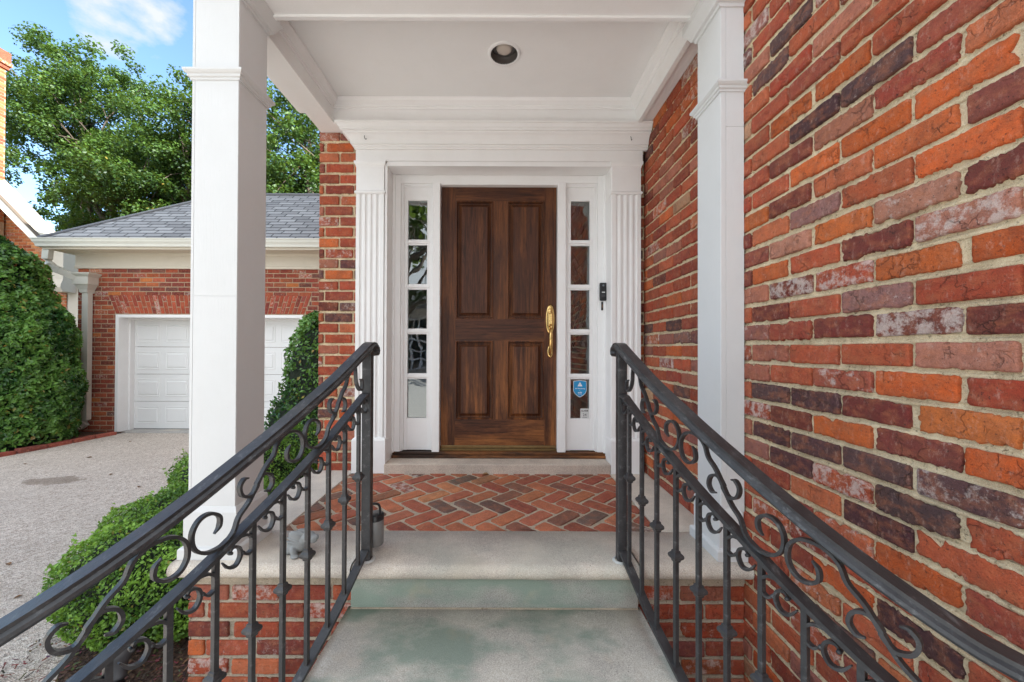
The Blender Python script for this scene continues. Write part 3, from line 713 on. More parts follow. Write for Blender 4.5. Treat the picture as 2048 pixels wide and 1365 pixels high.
# ================================================================ porch columns and roof
def sq(x0, x1, y0, y1): return [(x0, y0), (x1, y0), (x1, y1), (x0, y1)]
def column(x0, x1, y0, y1, zr, zc, base, label=None):
    c = thing('porch_column', ((x0+x1)/2, (y0+y1)/2, 0), parent=house)
    if label: c['label'] = label
    mb = MB(); mb.box(x0, x1, y0, y1, .0, 2.49, .004)
    # face boards with open joints
    js = (x0+.022, x0+.0235) if x0 > 0 else (x0+.012, x0+.0132); jz = 1.862 if x0 > 0 else 1.12
    mb.box(x0+.001, js[0], y0-.0022, y0+.01, .2, 2.48, .0008)
    for c0_, c1_ in ((.2, jz), (jz+.0016, 2.48)): mb.box(js[1], x1-.001, y0-.0018, y0+.01, c0_, c1_, .0008)
    mb.build('shaft', M_colm, c)
    P = sq(x0, x1, y0, y1)
    mb = MB(); sweep_h(mb, P, [(-.002, zr-.040), (.006, zr-.039), (.007, zr-.030), (.013, zr-.027), (.014, zr-.018), (.020, zr-.014), (.026, zr-.006), (.026, zr+.002), (.018, zr+.006), (.005, zr+.010), (-.002, zr+.016)], closed=True); mb.build('collar', M_colm, c)
    mb = MB(); sweep_h(mb, P, [(-.002, zc-.02), (.008, zc-.018), (.010, zc-.004), (.022, zc), (.026, zc+.012), (.046, zc+.045), (.05, zc+.05), (.05, 2.489), (-.002, 2.489)], closed=True); mb.build('capital', M_colm, c)
    bx0, bx1, by0, by1 = base; Q = sq(bx0+.014, bx1-.014, by0+.014, by1-.014)
    mb = MB(); sweep_h(mb, Q, [(-.03, .0), (.014, .0), (.014, .040), (.010, .046), (.0, .050), (.0, .195), (-.008, .215), (-.030, .232)], closed=True)
    mb.build('base', M_colm, c); return c
column(-1.347, -1.145, 1.681, 1.880, 2.095, 2.435, (-1.373, -1.119, 1.655, 1.906))
column(.940, WX-.003, 1.681, 1.880, 2.052, 2.40, (.914, WX-.003, 1.655, 1.906))
mb = MB()
mb.box(-1.345, -1.2, 1.68, EY-.005, 2.49, 2.93, .002); mb.build('porch_beam', M_white, house)
mb = MB(); mb.box(.935, .962, 1.68, 2.80, 2.474, 2.93, .001); mb.box(.960, WX-.004, 1.68, EY-.003, 2.492, 2.93); mb.build('porch_beam', M_white, house)
mb = MB(); mb.box(-1.2005, .9355, 1.682, 1.866, 2.49, 2.93); mb.box(-1.1995, .9345, 1.846, 1.872, 2.478, 2.4905, .004); mb.build('porch_beam', M_white, house)
mb = MB(); mb.box(-1.2005, .9355, 2.745, EY-.004, 2.4855, 2.93); mb.build('porch_beam', M_white, house)
mb = MB(); 
# ceiling board with a round hole for the lamp
LXc, LYc, LR = .004, 2.305, .083
ring = [(LXc+LR*math.cos(a), LYc+LR*math.sin(a), 2.65) for a in np.linspace(0, 2*math.pi, 48, endpoint=False)]
outer = []
for a in np.linspace(0, 2*math.pi, 48, endpoint=False):
    dx, dy = math.cos(a), math.sin(a)
    k = min((( .936-LXc) if dx > 0 else (LXc+1.201))/max(1e-6, abs(dx)), ((2.746-LYc) if dy > 0 else (LYc-1.865))/max(1e-6, abs(dy)))
    outer.append((LXc+dx*k, LYc+dy*k, 2.65))
mb.add(ring+outer, [(i, (i+1) % 48, 48+(i+1) % 48, 48+i) for i in range(48)])
for cx, cy in ((-1.201, 1.865), (.936, 1.865), (.936, 2.746), (-1.201, 2.746)):
    ds = sorted(range(48), key=lambda i: (outer[i][0]-cx)**2+(outer[i][1]-cy)**2)[:2]
    mb.add([outer[ds[0]], outer[ds[1]], (cx, cy, 2.65)], [(0, 1, 2)])
mb.build('porch_ceiling', M_ceil, house)
mb = MB(); sweep_h(mb, [(-1.2, 1.866), (.935, 1.866), (.935, 2.745), (-1.2, 2.745)], [(-.001, 2.585), (.008, 2.587), (.010, 2.598), (.015, 2.601), (.016, 2.610), (.024, 2.616), (.040, 2.628), (.048, 2.640), (.050, 2.6485), (-.001, 2.6485)], closed=True, inward=True)
mb.build('crown_moulding', M_white, house)
mb = MB(); sweep_h(mb, [(-1.345, 2.66), (-1.345, 1.68), (WX-.003, 1.68)], [(-.01, 2.506), (.05, 2.506), (.052, 2.514), (.064, 2.518), (.066, 2.56), (.058, 2.60), (.06, 2.63), (.10, 2.645), (.13, 2.65), (.135, 2.665), (.165, 2.67), (.168, 2.75), (.18, 2.78), (.18, 2.93), (-.01, 2.93)])
mb.build('porch_cornice', M_white, house)
mb = MB(); mb.box(-1.52, WX-.003, 1.50, EY-.005, 2.932, 2.99); mb.build('porch_roof', M_shing, house)
# recessed ceiling lamp
lt = thing('recessed_light', (LXc, LYc, 2.65), 'round recessed ceiling light with dark inside, unlit, in the white porch ceiling', 'ceiling light')
mb = MB(); mb.lathe([(.080, 2.6495), (.080, 2.645), (.084, 2.643), (.098, 2.6455), (.0995, 2.6495)], c=(LXc, LYc, 0), n=40); mb.build('trim_ring', M_ceil, lt)
mb = MB(); mb.lathe([(.080, 2.645), (.080, 2.70), (.069, 2.702), (.069, 2.76), (0, 2.76)], c=(LXc, LYc, 0), n=40); mb.build('can', M_can, lt)
mb = MB(); mb.lathe([(0, 2.668), (.03, 2.668), (.040, 2.671), (.046, 2.677), (.049, 2.686), (.050, 2.76)], c=(LXc, LYc, 0), n=32); mb.build('bulb', M_bulb, lt)
mb = MB(); mb.lathe([(.051, 2.682), (.068, 2.684), (.068, 2.72)], c=(LXc, LYc, 0), n=32); mb.build('baffle', M_greym, lt)
# cup hooks on the cornice
for i, (hx_, side_) in enumerate(((-.985, 'left'), (.905, 'right'))):
    mb = MB(); p = [(hx_, 2.775, 2.412), (hx_, 2.76, 2.408), (hx_+.001, 2.752, 2.397), (hx_+.003, 2.755, 2.386), (hx_+.008, 2.762, 2.383), (hx_+.012, 2.764, 2.389)]
    mb.tube(catmull(p, 4), .0022, 6); mb.build('cup_hook', M_black, None, f'tiny dark cup hook near the {side_} end of the white cornice over the door', 'hook', 'cup hooks on the cornice', origin=p[0])
# doorbell, stickers
db = thing('video_doorbell', (.775, 2.96, 1.35), 'slim black video doorbell on the white casing right of the door', 'doorbell')
bx = (1206-1005)/264.; bz = lambda y: .9+(697-y)/264.
mb = MB(); mb.box(bx-.026, bx+.026, 2.944, 2.970, bz(601), bz(565), .009); mb.build('body', M_black, db)
Mr = Matrix.Translation((bx, 2.944, bz(592)))@Matrix.Rotation(R(90), 4, 'X')
mb = MB(); mb.lathe([(.014, -.002), (.014, .002), (.011, .003), (0, .003)], M=Mr, n=24); mb.build('button', mat_plain('button_ring', (.05, .05, .055, 1), .2), db)
Mr = Matrix.Translation((bx, 2.944, bz(571)))@Matrix.Rotation(R(90), 4, 'X')
mb = MB(); mb.lathe([(.008, -.002), (.008, .002), (0, .003)], M=Mr, n=20); mb.build('lens', mat_plain('lens', (.16, .18, .2, 1), .1), db)
mb = MB(); mb.box(bx-.012, bx+.012, 2.9435, 2.945, bz(585.5), bz(583.5)); mb.build('mark', mat_plain('white_mark', (.6, .6, .6, 1), .5), db)
mb = MB(); mb.box(bx-.011, bx+.003, 2.962, 2.972, bz(620), bz(603), .002); mb.box(bx-.007, bx-.001, 2.9605, 2.963, bz(615), bz(608), .001, mat=1)
mb.build('small_bracket', [M_black, mat_plain('rusty_metal', (.20, .10, .05, 1), .7)], None, 'small rusty metal bracket screwed under the black doorbell', 'bracket', origin=(bx, 2.965, bz(612)))
def text_mesh(name, s, size, loc, m, parent, bold=False, y_off=0):
    cu = bpy.data.curves.new('txt', 'FONT'); cu.body = s; cu.size = size; cu.align_x = 'CENTER'; cu.align_y = 'CENTER'; cu.resolution_u = 2; cu.extrude = .0002
    if bold: cu.offset = size*.02
    tmp = bpy.data.objects.new('tmp_txt', cu); COL.objects.link(tmp); bpy.context.view_layer.update()
    me = bpy.data.meshes.new_from_object(tmp.evaluated_get(bpy.context.evaluated_depsgraph_get())); bpy.data.objects.remove(tmp)
    me.transform(Matrix.Rotation(R(90), 4, 'X')); me.materials.clear(); me.materials.append(m)
    o = bpy.data.objects.new(name, me); o.location = Vector(loc)-wloc(parent); return link(o, parent)
sX = lambda px: (px-1005)/259.; sZ = lambda py: .9+(697-py)/259.
M_wt = mat_plain('white_print', (.8, .8, .8, 1), .4, var=0); M_bt = mat_plain('black_print', (.02, .02, .02, 1), .4, var=0)
M_blue = mat_plain('blue_print', (.02, .27, .56, 1), .35, var=0)
st = thing('shield_sticker', (sX(1160), 3.012, sZ(777)), 'blue shield-shaped security sticker with white triangle on the sidelight glass', 'sticker')
def shield(k, y0, y1, m, nm):
    S = [(-13, -15.5), (-6, -16.6), (0, -17), (6, -16.6), (13, -15.5), (13.3, 4), (11, 9), (6.5, 13.2), (0, 17), (-6.5, 13.2), (-11, 9), (-13.3, 4)]
    f = [(sX(1160)+x*k/259, y0, sZ(777.5)-y*k/259) for x, y in S]; b = [(x, y1, z) for x, _, z in f]
    mb = MB(); mb.grid([f, b], 0, False, closev=True, caps=True); mb.build(nm, m, st)
shield(1.0, 3.0108, 3.0138, M_wt, 'border'); shield(.94, 3.0104, 3.0107, M_blue, 'face')
def tri(m, k, y, cz): 
    mb = MB(); P = [(-5*k, 4*k), (5*k, 4*k), (0, -4.6*k)]; f = [(sX(1160)+x/259, y, cz-yy/259) for x, yy in P]; mb.grid([f, [(a, y+.0002, c) for a, b, c in f]], 0, False, closev=True, caps=True); mb.build('warning_triangle', m, st)
tri(M_wt, 1, 3.0100, sZ(768.5))
text_mesh('lettering', '!', .022, (sX(1160), 3.0096, sZ(769.3)), M_blue, st, True)
text_mesh('lettering', '24/7 Monitoring', .0118, (sX(1160), 3.0100, sZ(777)), M_wt, st, True)
text_mesh('lettering', 'by', .007, (sX(1160), 3.0100, sZ(781)), M_wt, st)
text_mesh('lettering', 'eufy', .019, (sX(1160), 3.0100, sZ(785)), M_wt, st, True)
text_mesh('lettering', 'Security', .008, (sX(1160), 3.0100, sZ(788.7)), M_wt, st)
al = thing('alarm_sticker', (sX(1169.7), 3.012, sZ(827)), 'small white alarm sticker with the number 24 low on the sidelight glass', 'sticker')
mb = MB(); mb.box(sX(1161), sX(1178), 3.0106, 3.0135, sZ(837.5), sZ(817), 0); mb.build('face', mat_plain('white_sticker', (.62, .62, .60, 1), .45, var=0), al)
text_mesh('lettering', 'ALARM', .017, (sX(1169.5), 3.0103, sZ(821.5)), M_bt, al, True)
text_mesh('lettering', '24', .030, (sX(1169.5), 3.0103, sZ(829.5)), M_bt, al, False)
text_mesh('lettering', 'HOURS', .010, (sX(1169.5), 3.0103, sZ(834.8)), M_bt, al, True)
# ================================================================ steps
st_ = thing('stone_steps', (-.03, 1.2, G0), 'broad stone front steps with green algae stains between the railings', 'steps')
def step(yb, yf, zt, x0, x1, th=.06):
    mb = MB(); nosing(mb, x0, x1, yb, yf, zt, th); mb.build('tread', M_stoneg, st_)
mb = MB(); mb.box(-.632, .572, 1.642, 1.70, -.187, -.0625, .002); mb.build('riser', mat_stone('riser_stone', .75, (.44, .43, .38, 1)), st_)
mb = MB(); mb.box(-.632, .572, 1.636, 1.643, -.192, -.186, .002); mb.build('joint', M_mortar2, st_)
step(1.66, 1.225, -.190, SX0, SX1); step(1.27, .84, -.380, SX0-.03, SX1+.03)
mb = MB(); mb.box(-.60, .54, 1.262, 1.69, G0-.05, -.2515); mb.box(-.62, .56, .88, 1.2625, G0-.05, -.4415); mb.build('step_core', mat_brick('step_brick'), st_)

# ================================================================ railings
Dk = np.array([.30, .40, .50, .58, .66, .72, .81, .926, 1.154, 1.40, 1.66, 1.70])
dk = np.array([1.15, 1.06, .97, .895, .832, .790, .745, .700, .632, .575, .540, .538])
Dd = np.linspace(.40, 1.70, 400); c_ = np.interp(Dd, Dk, dk)
kern = np.ones(41)/41; c_ = np.convolve(np.pad(c_, 20, 'edge'), kern, 'valid')
RXC = -.033
def plan(D): return float(np.interp(D, Dd, c_))
arc = np.concatenate([[0], np.cumsum(np.hypot(np.diff(Dd[::-1]), np.diff(c_[::-1])))]); Dr = Dd[::-1]
ARC0 = float(np.interp(1.664, Dd, arc[::-1]))
def at_s(s):
    D = float(np.interp(s+ARC0, arc, Dr)); return D
def hand_z(D):
    z = .07+.5*D
    if D < .66: z = .07+.5*.66-(.66-D)*.30
    return z
SL = math.atan(.5*.955)
def railing(sgn, label):
    rt = thing('stair_railing', (RXC+sgn*.54, 1.664, 0), label, 'railing', 'iron railings either side of the steps')
    P3 = lambda s, dz: Vector((RXC+sgn*plan(at_s(s)), at_s(s), hand_z(at_s(s))+dz))
    def side(s):
        D = at_s(s); e = .02; t = Vector((sgn*(plan(D-e)-plan(D+e)), -2*e, 0)).normalized(); return Vector((t.y, -t.x, 0))*(-1)
    smax = float(arc[-1]-ARC0)-.01
    S = [i*.02 for i in range(0, int(smax/.02))]
    # handrail: small level piece over the post, then down; moulded section
    mb = MB()
    prof = [(-.018, -.016), (-.018, -.009), (-.0245, -.005), (-.026, .001), (-.023, .006), (-.016, .0085), (-.008, .0135), (0, .015), (.008, .0135), (.016, .0085), (.023, .006), (.026, .001), (.0245, -.005), (.018, -.009), (.018, -.016)]
    x0 = RXC+sgn*plan(1.66)
    pts = [Vector((x0-sgn*.004, 1.735, .872)), Vector((x0-sgn*.002, 1.742, .884)), Vector((x0, 1.737, .897)), Vector((x0, 1.72, .905)), Vector((x0, 1.69, .907)), Vector((x0, 1.668, .902))]
    pts += [P3(s, 0.0) for s in S[1:]]
    sc = [.95, 1.05, 1.13, 1.13, 1.13, 1.13]+[1.13]*len(S[1:])
    sd_ = [Vector((1, 0, 0))]*6+[side(s) for s in S[1:]]
    sd_ = [v if v.x > 0 else -v for v in sd_]
    bar_sweep(mb, pts, 0, 0, prof=prof, scale=sc, side=sd_, smooth=False); mb.build('handrail', M_iron, rt)
    # post with foot
    mb = MB(); px_ = x0; mb.box(px_-.019, px_+.019, 1.648, 1.686, .0, .893, .0025); mb.build('post', M_iron, rt)
    mb = MB(); mb.lathe([(.034, .0005), (.033, .004), (.024, .006)], c=(px_-sgn*.004, 1.664, 0), n=18); mb.build('grout_ring', mat_plain('pale_grout', (.5, .5, .48, 1), .8), rt)
    SB = [s for s in S if s > .0]
    for nm, dz, w_, h_ in (('mid_rail', -.183, .033, .012), ('bottom_rail', -.848, .033, .012)):
        mb = MB(); sb = [0.018]+[s for s in S if s > .03]
        pp = [P3(s, dz) for s in sb]
        if nm == 'mid_rail': pp[0].z = pp[1].z+.003
        bar_sweep(mb, pp, w_, h_, side=[side(s) for s in sb]); mb.build(nm, M_iron, rt)
    # balusters with knuckle collars
    first = None; scr = None; n = 0; sp = .1035; s0 = .078
    bl = []
    while s0+n*sp < smax-.04: bl.append(s0+n*sp); n += 1
    for s in bl:
        p = P3(s, 0); D = at_s(s); ang = math.atan2(side(s).y, side(s).x)
        z1 = p.z-.186; z0 = p.z-.845; zk = p.z-.487
        if first is None:
            mb = MB(); b = .0066; mb.box(-b, b, -b, b, 0, z1-z0, .0008); 
            me_o = mb.build('baluster', M_iron, rt, origin=(0, 0, 0)); first = me_o
            mk = MB(); q = .0066
            prof_k = [(0, -.020), (.003, -.018), (.004, -.012), (.010, -.006), (.0115, 0), (.010, .006), (.004, .012), (.003, .018), (0, .020)]
            sweep_h(mk, [(-q, -q), (q, -q), (q, q), (-q, q)], prof_k, closed=True, smooth=False)
            ck = mk.build('collar', M_iron, None, origin=(0, 0, 0)); ck.parent = me_o
            bo, co = me_o, ck
        else:
            bo = first.copy(); COL.objects.link(bo); bo.parent = rt
            co = ck.copy(); COL.objects.link(co); co.parent = bo
        bo.location = Vector((p.x, p.y, z0))-wloc(rt); bo.rotation_euler = (0, 0, ang)
        co.location = (0, 0, zk-z0)
    # planar scroll helper: local (a along the rail downhill, b up from the mid rail)
    ca, sa = math.cos(SL), math.sin(SL)
    def place(s0_, pts, dz0): 
        out = []; sd2 = []
        zc = P3(s0_, 0).z
        for a, b in pts:
            s = s0_+a*ca+b*sa; D = at_s(s)
            base = hand_z(D)   # follow the true rail so that bends are respected
            z = base+dz0+b/ca
            out.append(Vector((RXC+sgn*plan(D), D, z))); sd2.append(side(s))
        return out, sd2
    def scroll(nm, s0_, ctrl, dz0, w_, h_, taper=True, knob=None):
        pts = catmull(ctrl, 5); P, sd2 = place(s0_, pts, dz0); n = len(P)
        sc = [min(1, .45+.55*min(i, n-1-i)/5) if taper else 1 for i in range(n)]
        mb = MB(); bar_sweep(mb, P, w_, h_, side=sd2, scale=sc)
        if knob:
            for e in knob:
                c = P[e]; Mk = Matrix.Translation(c)@Vector_to_mat(sd2[e]); mb.lathe([(0, -w_*.6), (.004, -w_*.6), (.0055, 0), (.004, w_*.6), (0, w_*.6)], M=Mk, n=8)
        mb.build(nm, M_iron, rt)
    DZ = -.183+.006
    g = .142; PP = .352/ca*1.0; C1 = [(-.052, .048), (-.070, .056), (-.080, .078), (-.066, .102), (-.040, .108), (-.014, .090), (-.003, .055), (-.018, .022), (-.055, .004), (-.090, .010), (-.118, .034)]
    mid = (-PP/2, g/2)
    C2 = [(2*mid[0]-a, 2*mid[1]-b) for a, b in C1]
    big = list(C1)+[(mid[0]+.035, mid[1]-.022), (mid[0]-.035, mid[1]+.022)]+C2[::-1]
    clasp = [(.012, .038), (.026, .046), (.046, .034), (.050, .006), (.030, -.014), (.002, -.004), (-.002, .004), (-.030, .014), (-.050, -.006), (-.046, -.034), (-.026, -.046), (-.012, -.038)]
    k = 0
    # half scroll at the post
    scroll('scroll', .040, [(.0, .075), (-.012, .060), (.004, .030), (.022, .040), (.030, .075), (.018, .115), (.002, .135)], DZ, .0135, .008)
    s_j = .018+.36
    while s_j < smax+.05:
        ctl = [(a, b) for a, b in big]
        if k == 0: ctl = [c for c in big if c[0] > -.31]+[(-.318, .13)]
        if s_j < smax-.02:
            scroll('scroll', s_j, ctl, DZ, .013, .0076)
            scroll('scroll', s_j+mid[0]*ca, [(a*.92, mid[1]+b*.92) for a, b in clasp], DZ, .013, .0074)
        s_j += .352; k += 1
    # little curls at the head of each baluster
    dn = [(.066, .0), (.046, -.006), (.028, -.020), (.021, -.044), (.032, -.066), (.051, -.066), (.059, -.050)]
    upc = [(-.006, -.026), (-.012, -.052), (-.030, -.064), (-.050, -.050), (-.054, -.028), (-.042, -.014), (-.031, -.022)]
    for s in bl:
        scroll('small_scroll', s, dn, -.183-.006, .0125, .0068, knob=(-1,)); scroll('small_scroll', s, upc, -.183-.006, .0125, .0068, knob=(-1,))
    # end of the rail: a volute turning outward at the bottom
    return rt
def Vector_to_mat(v): return v.to_track_quat('Z', 'Y').to_matrix().to_4x4()
railing(-1, 'black wrought iron stair railing left of the steps, with scrolls, key box on its post')
railing(1, 'black wrought iron stair railing right of the steps, beside the brick wing wall')

# ---- small things on the landing
kb = thing('key_box', (-.562, 1.725, .02), 'grey cylinder key lock box with black shackle hanging on the left railing post', 'lock box')
kx, ky = -.566, 1.742
mb = MB(); mb.lathe([(0, .028), (.036, .028), (.0395, .033), (.0395, .140)], c=(kx, ky, 0), n=32); mb.build('body', M_greym, kb)
mb = MB(); mb.lathe([(.0402, .139), (.0405, .158), (.037, .163), (0, .163)], c=(kx, ky, 0), n=32); mb.build('lid', M_black, kb)
mb = MB(); mb.tube(catmull([(kx+.026, ky-.01, .155), (kx+.026, ky-.012, .195), (kx+.018, ky-.02, .213), (kx-.008, ky-.03, .216), (kx-.030, ky-.02, .205), (kx-.032, ky-.01, .155)], 5), .0055, 8); mb.build('shackle', M_black, kb)
# grey figurine: a small crouching beast, head turned to the right
fg = thing('stone_figurine', (-.87, 1.70, 0), 'small grey stone animal figurine crouching on the landing behind the left railing', 'figurine')
def blob_mesh(name, parts, m, parent, sub=2, dispf=None):
    """metaball-like union via remesh of ellipsoids"""
    bm = bmesh.new()
    for c, r_, rot in parts:
        Mx = Matrix.Translation(c)@rot.to_matrix().to_4x4()@Matrix.Diagonal((r_[0], r_[1], r_[2], 1))
        bmesh.ops.create_icosphere(bm, subdivisions=3, radius=1, matrix=Mx)
    me = bpy.data.meshes.new(name); bm.to_mesh(me); bm.free(); o = bpy.data.objects.new(name, me); COL.objects.link(o)
    md = o.modifiers.new('r', 'REMESH'); md.mode = 'VOXEL'; md.voxel_size = .0022
    sm = o.modifiers.new('s', 'SMOOTH'); sm.iterations = 6; sm.factor = .6
    bpy.context.view_layer.update(); dg = bpy.context.evaluated_depsgraph_get(); me2 = bpy.data.meshes.new_from_object(o.evaluated_get(dg)); bpy.data.objects.remove(o)
    for p in me2.polygons: p.use_smooth = True
    me2.materials.clear(); me2.materials.append(m); o = bpy.data.objects.new(name, me2)
    off = wloc(parent); me2.transform(Matrix.Translation(-off)); return link(o, parent)
from mathutils import Euler
E = lambda x=0, y=0, z=0: Euler((R(x), R(y), R(z)))
fx, fy = -.872, 1.715
blob_mesh('body', [((fx-.012, fy+.004, .055), (.044, .040, .050), E(0, 20)), ((fx-.035, fy, .035), (.030, .034, .034), E()), ((fx+.012, fy-.004, .070), (.032, .030, .032), E(0, 30)),
    ((fx-.056, fy-.012, .014), (.018, .016, .014), E()), ((fx-.022, fy-.034, .022), (.014, .016, .024), E(0, -18)), ((fx-.012, fy-.044, .007), (.018, .014, .008), E()),
    ((fx+.040, fy-.030, .020), (.016, .018, .012), E(0, 20)), ((fx+.052, fy-.036, .012), (.014, .012, .009), E()), ((fx-.012, fy+.036, .010), (.02, .014, .011), E())], M_figs, fg)
blob_mesh('head', [((fx+.034, fy-.014, .078), (.030, .026, .024), E(0, 15)), ((fx+.058, fy-.020, .078), (.022, .016, .014), E(0, -10)), ((fx+.055, fy-.020, .064), (.018, .013, .008), E(0, -5)), ((fx+.045, fy-.034, .088), (.005, .004, .005), E())], M_figs, fg)
blob_mesh('wing', [((fx-.020, fy-.022, .082), (.032, .014, .026), E(10, 25)), ((fx-.030, fy-.032, .060), (.034, .006, .006), E(0, 15)), ((fx-.026, fy-.034, .074), (.030, .006, .005), E(0, 20)), ((fx-.012, fy-.030, .094), (.020, .006, .005), E(0, 35)), ((fx+.004, fy-.020, .096), (.022, .008, .008), E(0, 25))], M_figs, fg)
# fallen leaf
mb = MB(); lx, ly = -.118, 2.775
L = [(lx-.022, ly, .004), (lx-.008, ly-.012, .012), (lx+.012, ly-.010, .013), (lx+.024, ly, .005), (lx+.010, ly+.012, .014), (lx-.010, ly+.011, .011), (lx, ly, .003)]
mb.add(L+[(a, b, c+.0012) for a, b, c in L], [(i, (i+1) % 6, 6) for i in range(6)]+[(7+(i+1) % 6, 7+i, 13) for i in range(6)]); mb.build('dry_leaf', mat_plain('dry_leaf', (.30, .17, .07, 1), .8), None, 'small dry brown leaf on the herringbone bricks below the door step', 'leaf', origin=(lx, ly, 0))
# path light at the foot of the hedge
pl = thing('path_light', (-1.68, 1.70, G0), 'dark metal landscape spotlight on a stake at the foot of the box hedge', 'garden light')
ax = Vector((-.25, .30, .90)).normalized(); b0 = Vector((-1.655, 1.70, -.54)); Mr = Matrix.Translation(b0)@ax.to_track_quat('Z', 'Y').to_matrix().to_4x4()
M_lamp = mat_plain('dark_grey_metal', (.10, .10, .105, 1), .5, .3, .001)
mb = MB(); mb.lathe([(0, .0), (.022, 0), (.026, .01), (.028, .06), (.045, .075), (.052, .10), (.054, .125), (.040, .150), (.018, .160), (0, .161)], M=Mr, n=28); mb.build('lamp_head', M_lamp, pl)
mb = MB(); mb.tube([b0+Vector((.0, 0, 0)), b0+Vector((.02, -.01, -.04)), b0+Vector((.03, -.02, -.07))], [.016, .02, .018], 10); mb.build('stake', M_black, pl)
# ================================================================ garage
GY, GDY = 6.88, 7.14
gx = lambda px: (px-1005)/113.3; gz = lambda py: .9+(697-py)/113.3
ga = thing('garage', (-5, GY, G0), 'low red brick garage with white panelled door and grey shingle hip roof', 'garage')
ox0, ox1, oz1 = gx(233), gx(607), gz(632)
gl, gr = -7.50, 0.5
a0, a1 = gx(216), gx(622); az = gz(592)
M_gb = mat_brick('garage_brick', .7)
PALG = [((158, 74, 52), 26), ((144, 64, 50), 22), ((170, 84, 56), 18), ((128, 58, 50), 14), ((186, 98, 58), 8), ((110, 66, 62), 8), ((200, 116, 60), 4)]
mb = MB()
def gint(v):
    if v < oz1: return [(gl, ox0), (ox1, gr)]
    if v < az: k = (v-oz1)/(az-oz1); return [(gl, ox0-.02-.14*k), (ox1+.02+.14*k, gr)]
    return [(gl, gr)]
brick_wall(mb, (0, GY, 0), X_, Z_, (0, -1, 0), gint, G0-.05, gz(540)+.02, phase=oz1-40*.0815, course=.0815, bh=.066, mod=.225, jt=.012, lod=1, pal=PALG, mort=0, eff=.2)
for q in ((gl, ox0, G0-.05, oz1), (ox1, gr, G0-.05, oz1), (gl, gr, oz1, gz(538))):
    mb.add([(q[0], GY+.005, q[2]), (q[1], GY+.005, q[2]), (q[1], GY+.005, q[3]), (q[0], GY+.005, q[3])], [(0, 1, 2, 3)], 1)
# jack arch of slanted soldier bricks
n = 46; xm = (ox0+ox1)/2
for i in range(n):
    t0, t1 = (i+.08)/n, (i+.92)/n
    xb0, xb1 = ox0-.01+(ox1-ox0+.02)*t0, ox0-.01+(ox1-ox0+.02)*t1; xt0, xt1 = a0+(a1-a0)*t0, a0+(a1-a0)*t1
    sp = .36 if i % 2 else .64
    for f0, f1 in ((.015, sp-.02), (sp+.02, .985)):
        L = lambda f, a, b: a+(b-a)*f
        P = np.array([(L(f0, xb0, xt0), oz1+.012+(az-oz1-.015)*f0), (L(f0, xb1, xt1), oz1+.012+(az-oz1-.015)*f0), (L(f1, xb1, xt1), oz1+.012+(az-oz1-.015)*f1), (L(f1, xb0, xt0), oz1+.012+(az-oz1-.015)*f1)])
        c = P.mean(axis=0); brick_face(mb, P-c, np.array([c[0], GY, c[1]]), np.array([1., 0, 0]), np.array([0, 0, 1.]), np.array([0, -1., 0]), .001, .01, brickcol(rng, 1.05, [((172, 76, 50), 6), ((156, 66, 50), 4), ((136, 62, 54), 2)], .15), rnd=.002)
mb.build('front_wall', [M_gb, M_mortarf], ga)
mb = MB(); mb.box(gl+.01, ox0, GY+.006, 12.5, G0-.1, 2.6); mb.box(ox1, gr, GY+.006, 12.5, G0-.1, 2.6); mb.box(ox0, ox1, GDY+.2, 12.5, G0-.1, 2.6); mb.box(ox0, ox1, GY+.006, GDY+.2, oz1+.01, 2.6)
mb.build('garage_core', bpy.data.materials['plain_brick'], ga)
mb = MB(); brick_wall(mb, (gl, GY, 0), Y_, Z_, (-1, 0, 0), lambda v: [(0, 5.6)], G0-.05, 2.3, phase=oz1-40*.0815, course=.0815, bh=.066, mod=.225, jt=.012, lod=2, pal=PALG); mb.build('side_wall', [M_gb, M_mortarf], ga)
# door casing
mb = MB()
mb.box(ox0, ox0+.055, GY-.02, GDY+.05, G0, oz1-.001, .004); mb.box(ox1-.055, ox1, GY-.02, GDY+.05, G0, oz1-.001, .004); mb.box(ox0+.055, ox1-.055, GY-.018, GDY+.05, oz1-.055, oz1-.002, .004)
mb.box(ox0+.055, ox0+.085, GY+.17, GDY+.05, G0, oz1-.056, .003); mb.box(ox1-.085, ox1-.055, GY+.17, GDY+.05, G0, oz1-.056, .003); mb.box(ox0+.085, ox1-.085, GY+.17, GDY+.05, oz1-.085, oz1-.056, .003)
mb.build('door_casing', M_white, ga)
gd = thing('garage_door', ((ox0+ox1)/2, GDY, G0), parent=ga)
dx0, dx1, dz0, dz1 = ox0+.07, ox1-.07, G0+.012, oz1-.07
hs = (dz1-dz0)/4; ncol = 6; wc = (dx1-dx0)/ncol
for r_ in range(4):
    mb = MB(); z0, z1 = dz0+r_*hs, dz0+(r_+1)*hs-.006
    mb.box(dx0, dx1, GDY, GDY+.04, z0, z1, .003)
    for c in range(ncol):
        a, b, zc0, zc1 = dx0+c*wc+.05, dx0+(c+1)*wc-.05, z0+.085, z1-.085
        rows = []
        for i_, y in ((-.001, GDY+.001), (.0, GDY-.0035), (.010, GDY-.007), (.022, GDY-.001), (.034, GDY-.001), (.046, GDY-.009), (.055, GDY-.010)): rows.append([(a+i_, y, zc0+i_), (b-i_, y, zc0+i_), (b-i_, y, zc1-i_), (a+i_, y, zc1-i_)])
        mb.grid(rows, 0, False, closev=True, flip=True); mb.add(rows[-1], [(0, 1, 2, 3)])
    mb.build('door_section', M_gdoor, gd)
mb = MB(); mb.box(dx0, dx1, GDY-.004, GDY+.04, G0+.001, dz0, .002); mb.build('rubber_seal', M_black, gd)
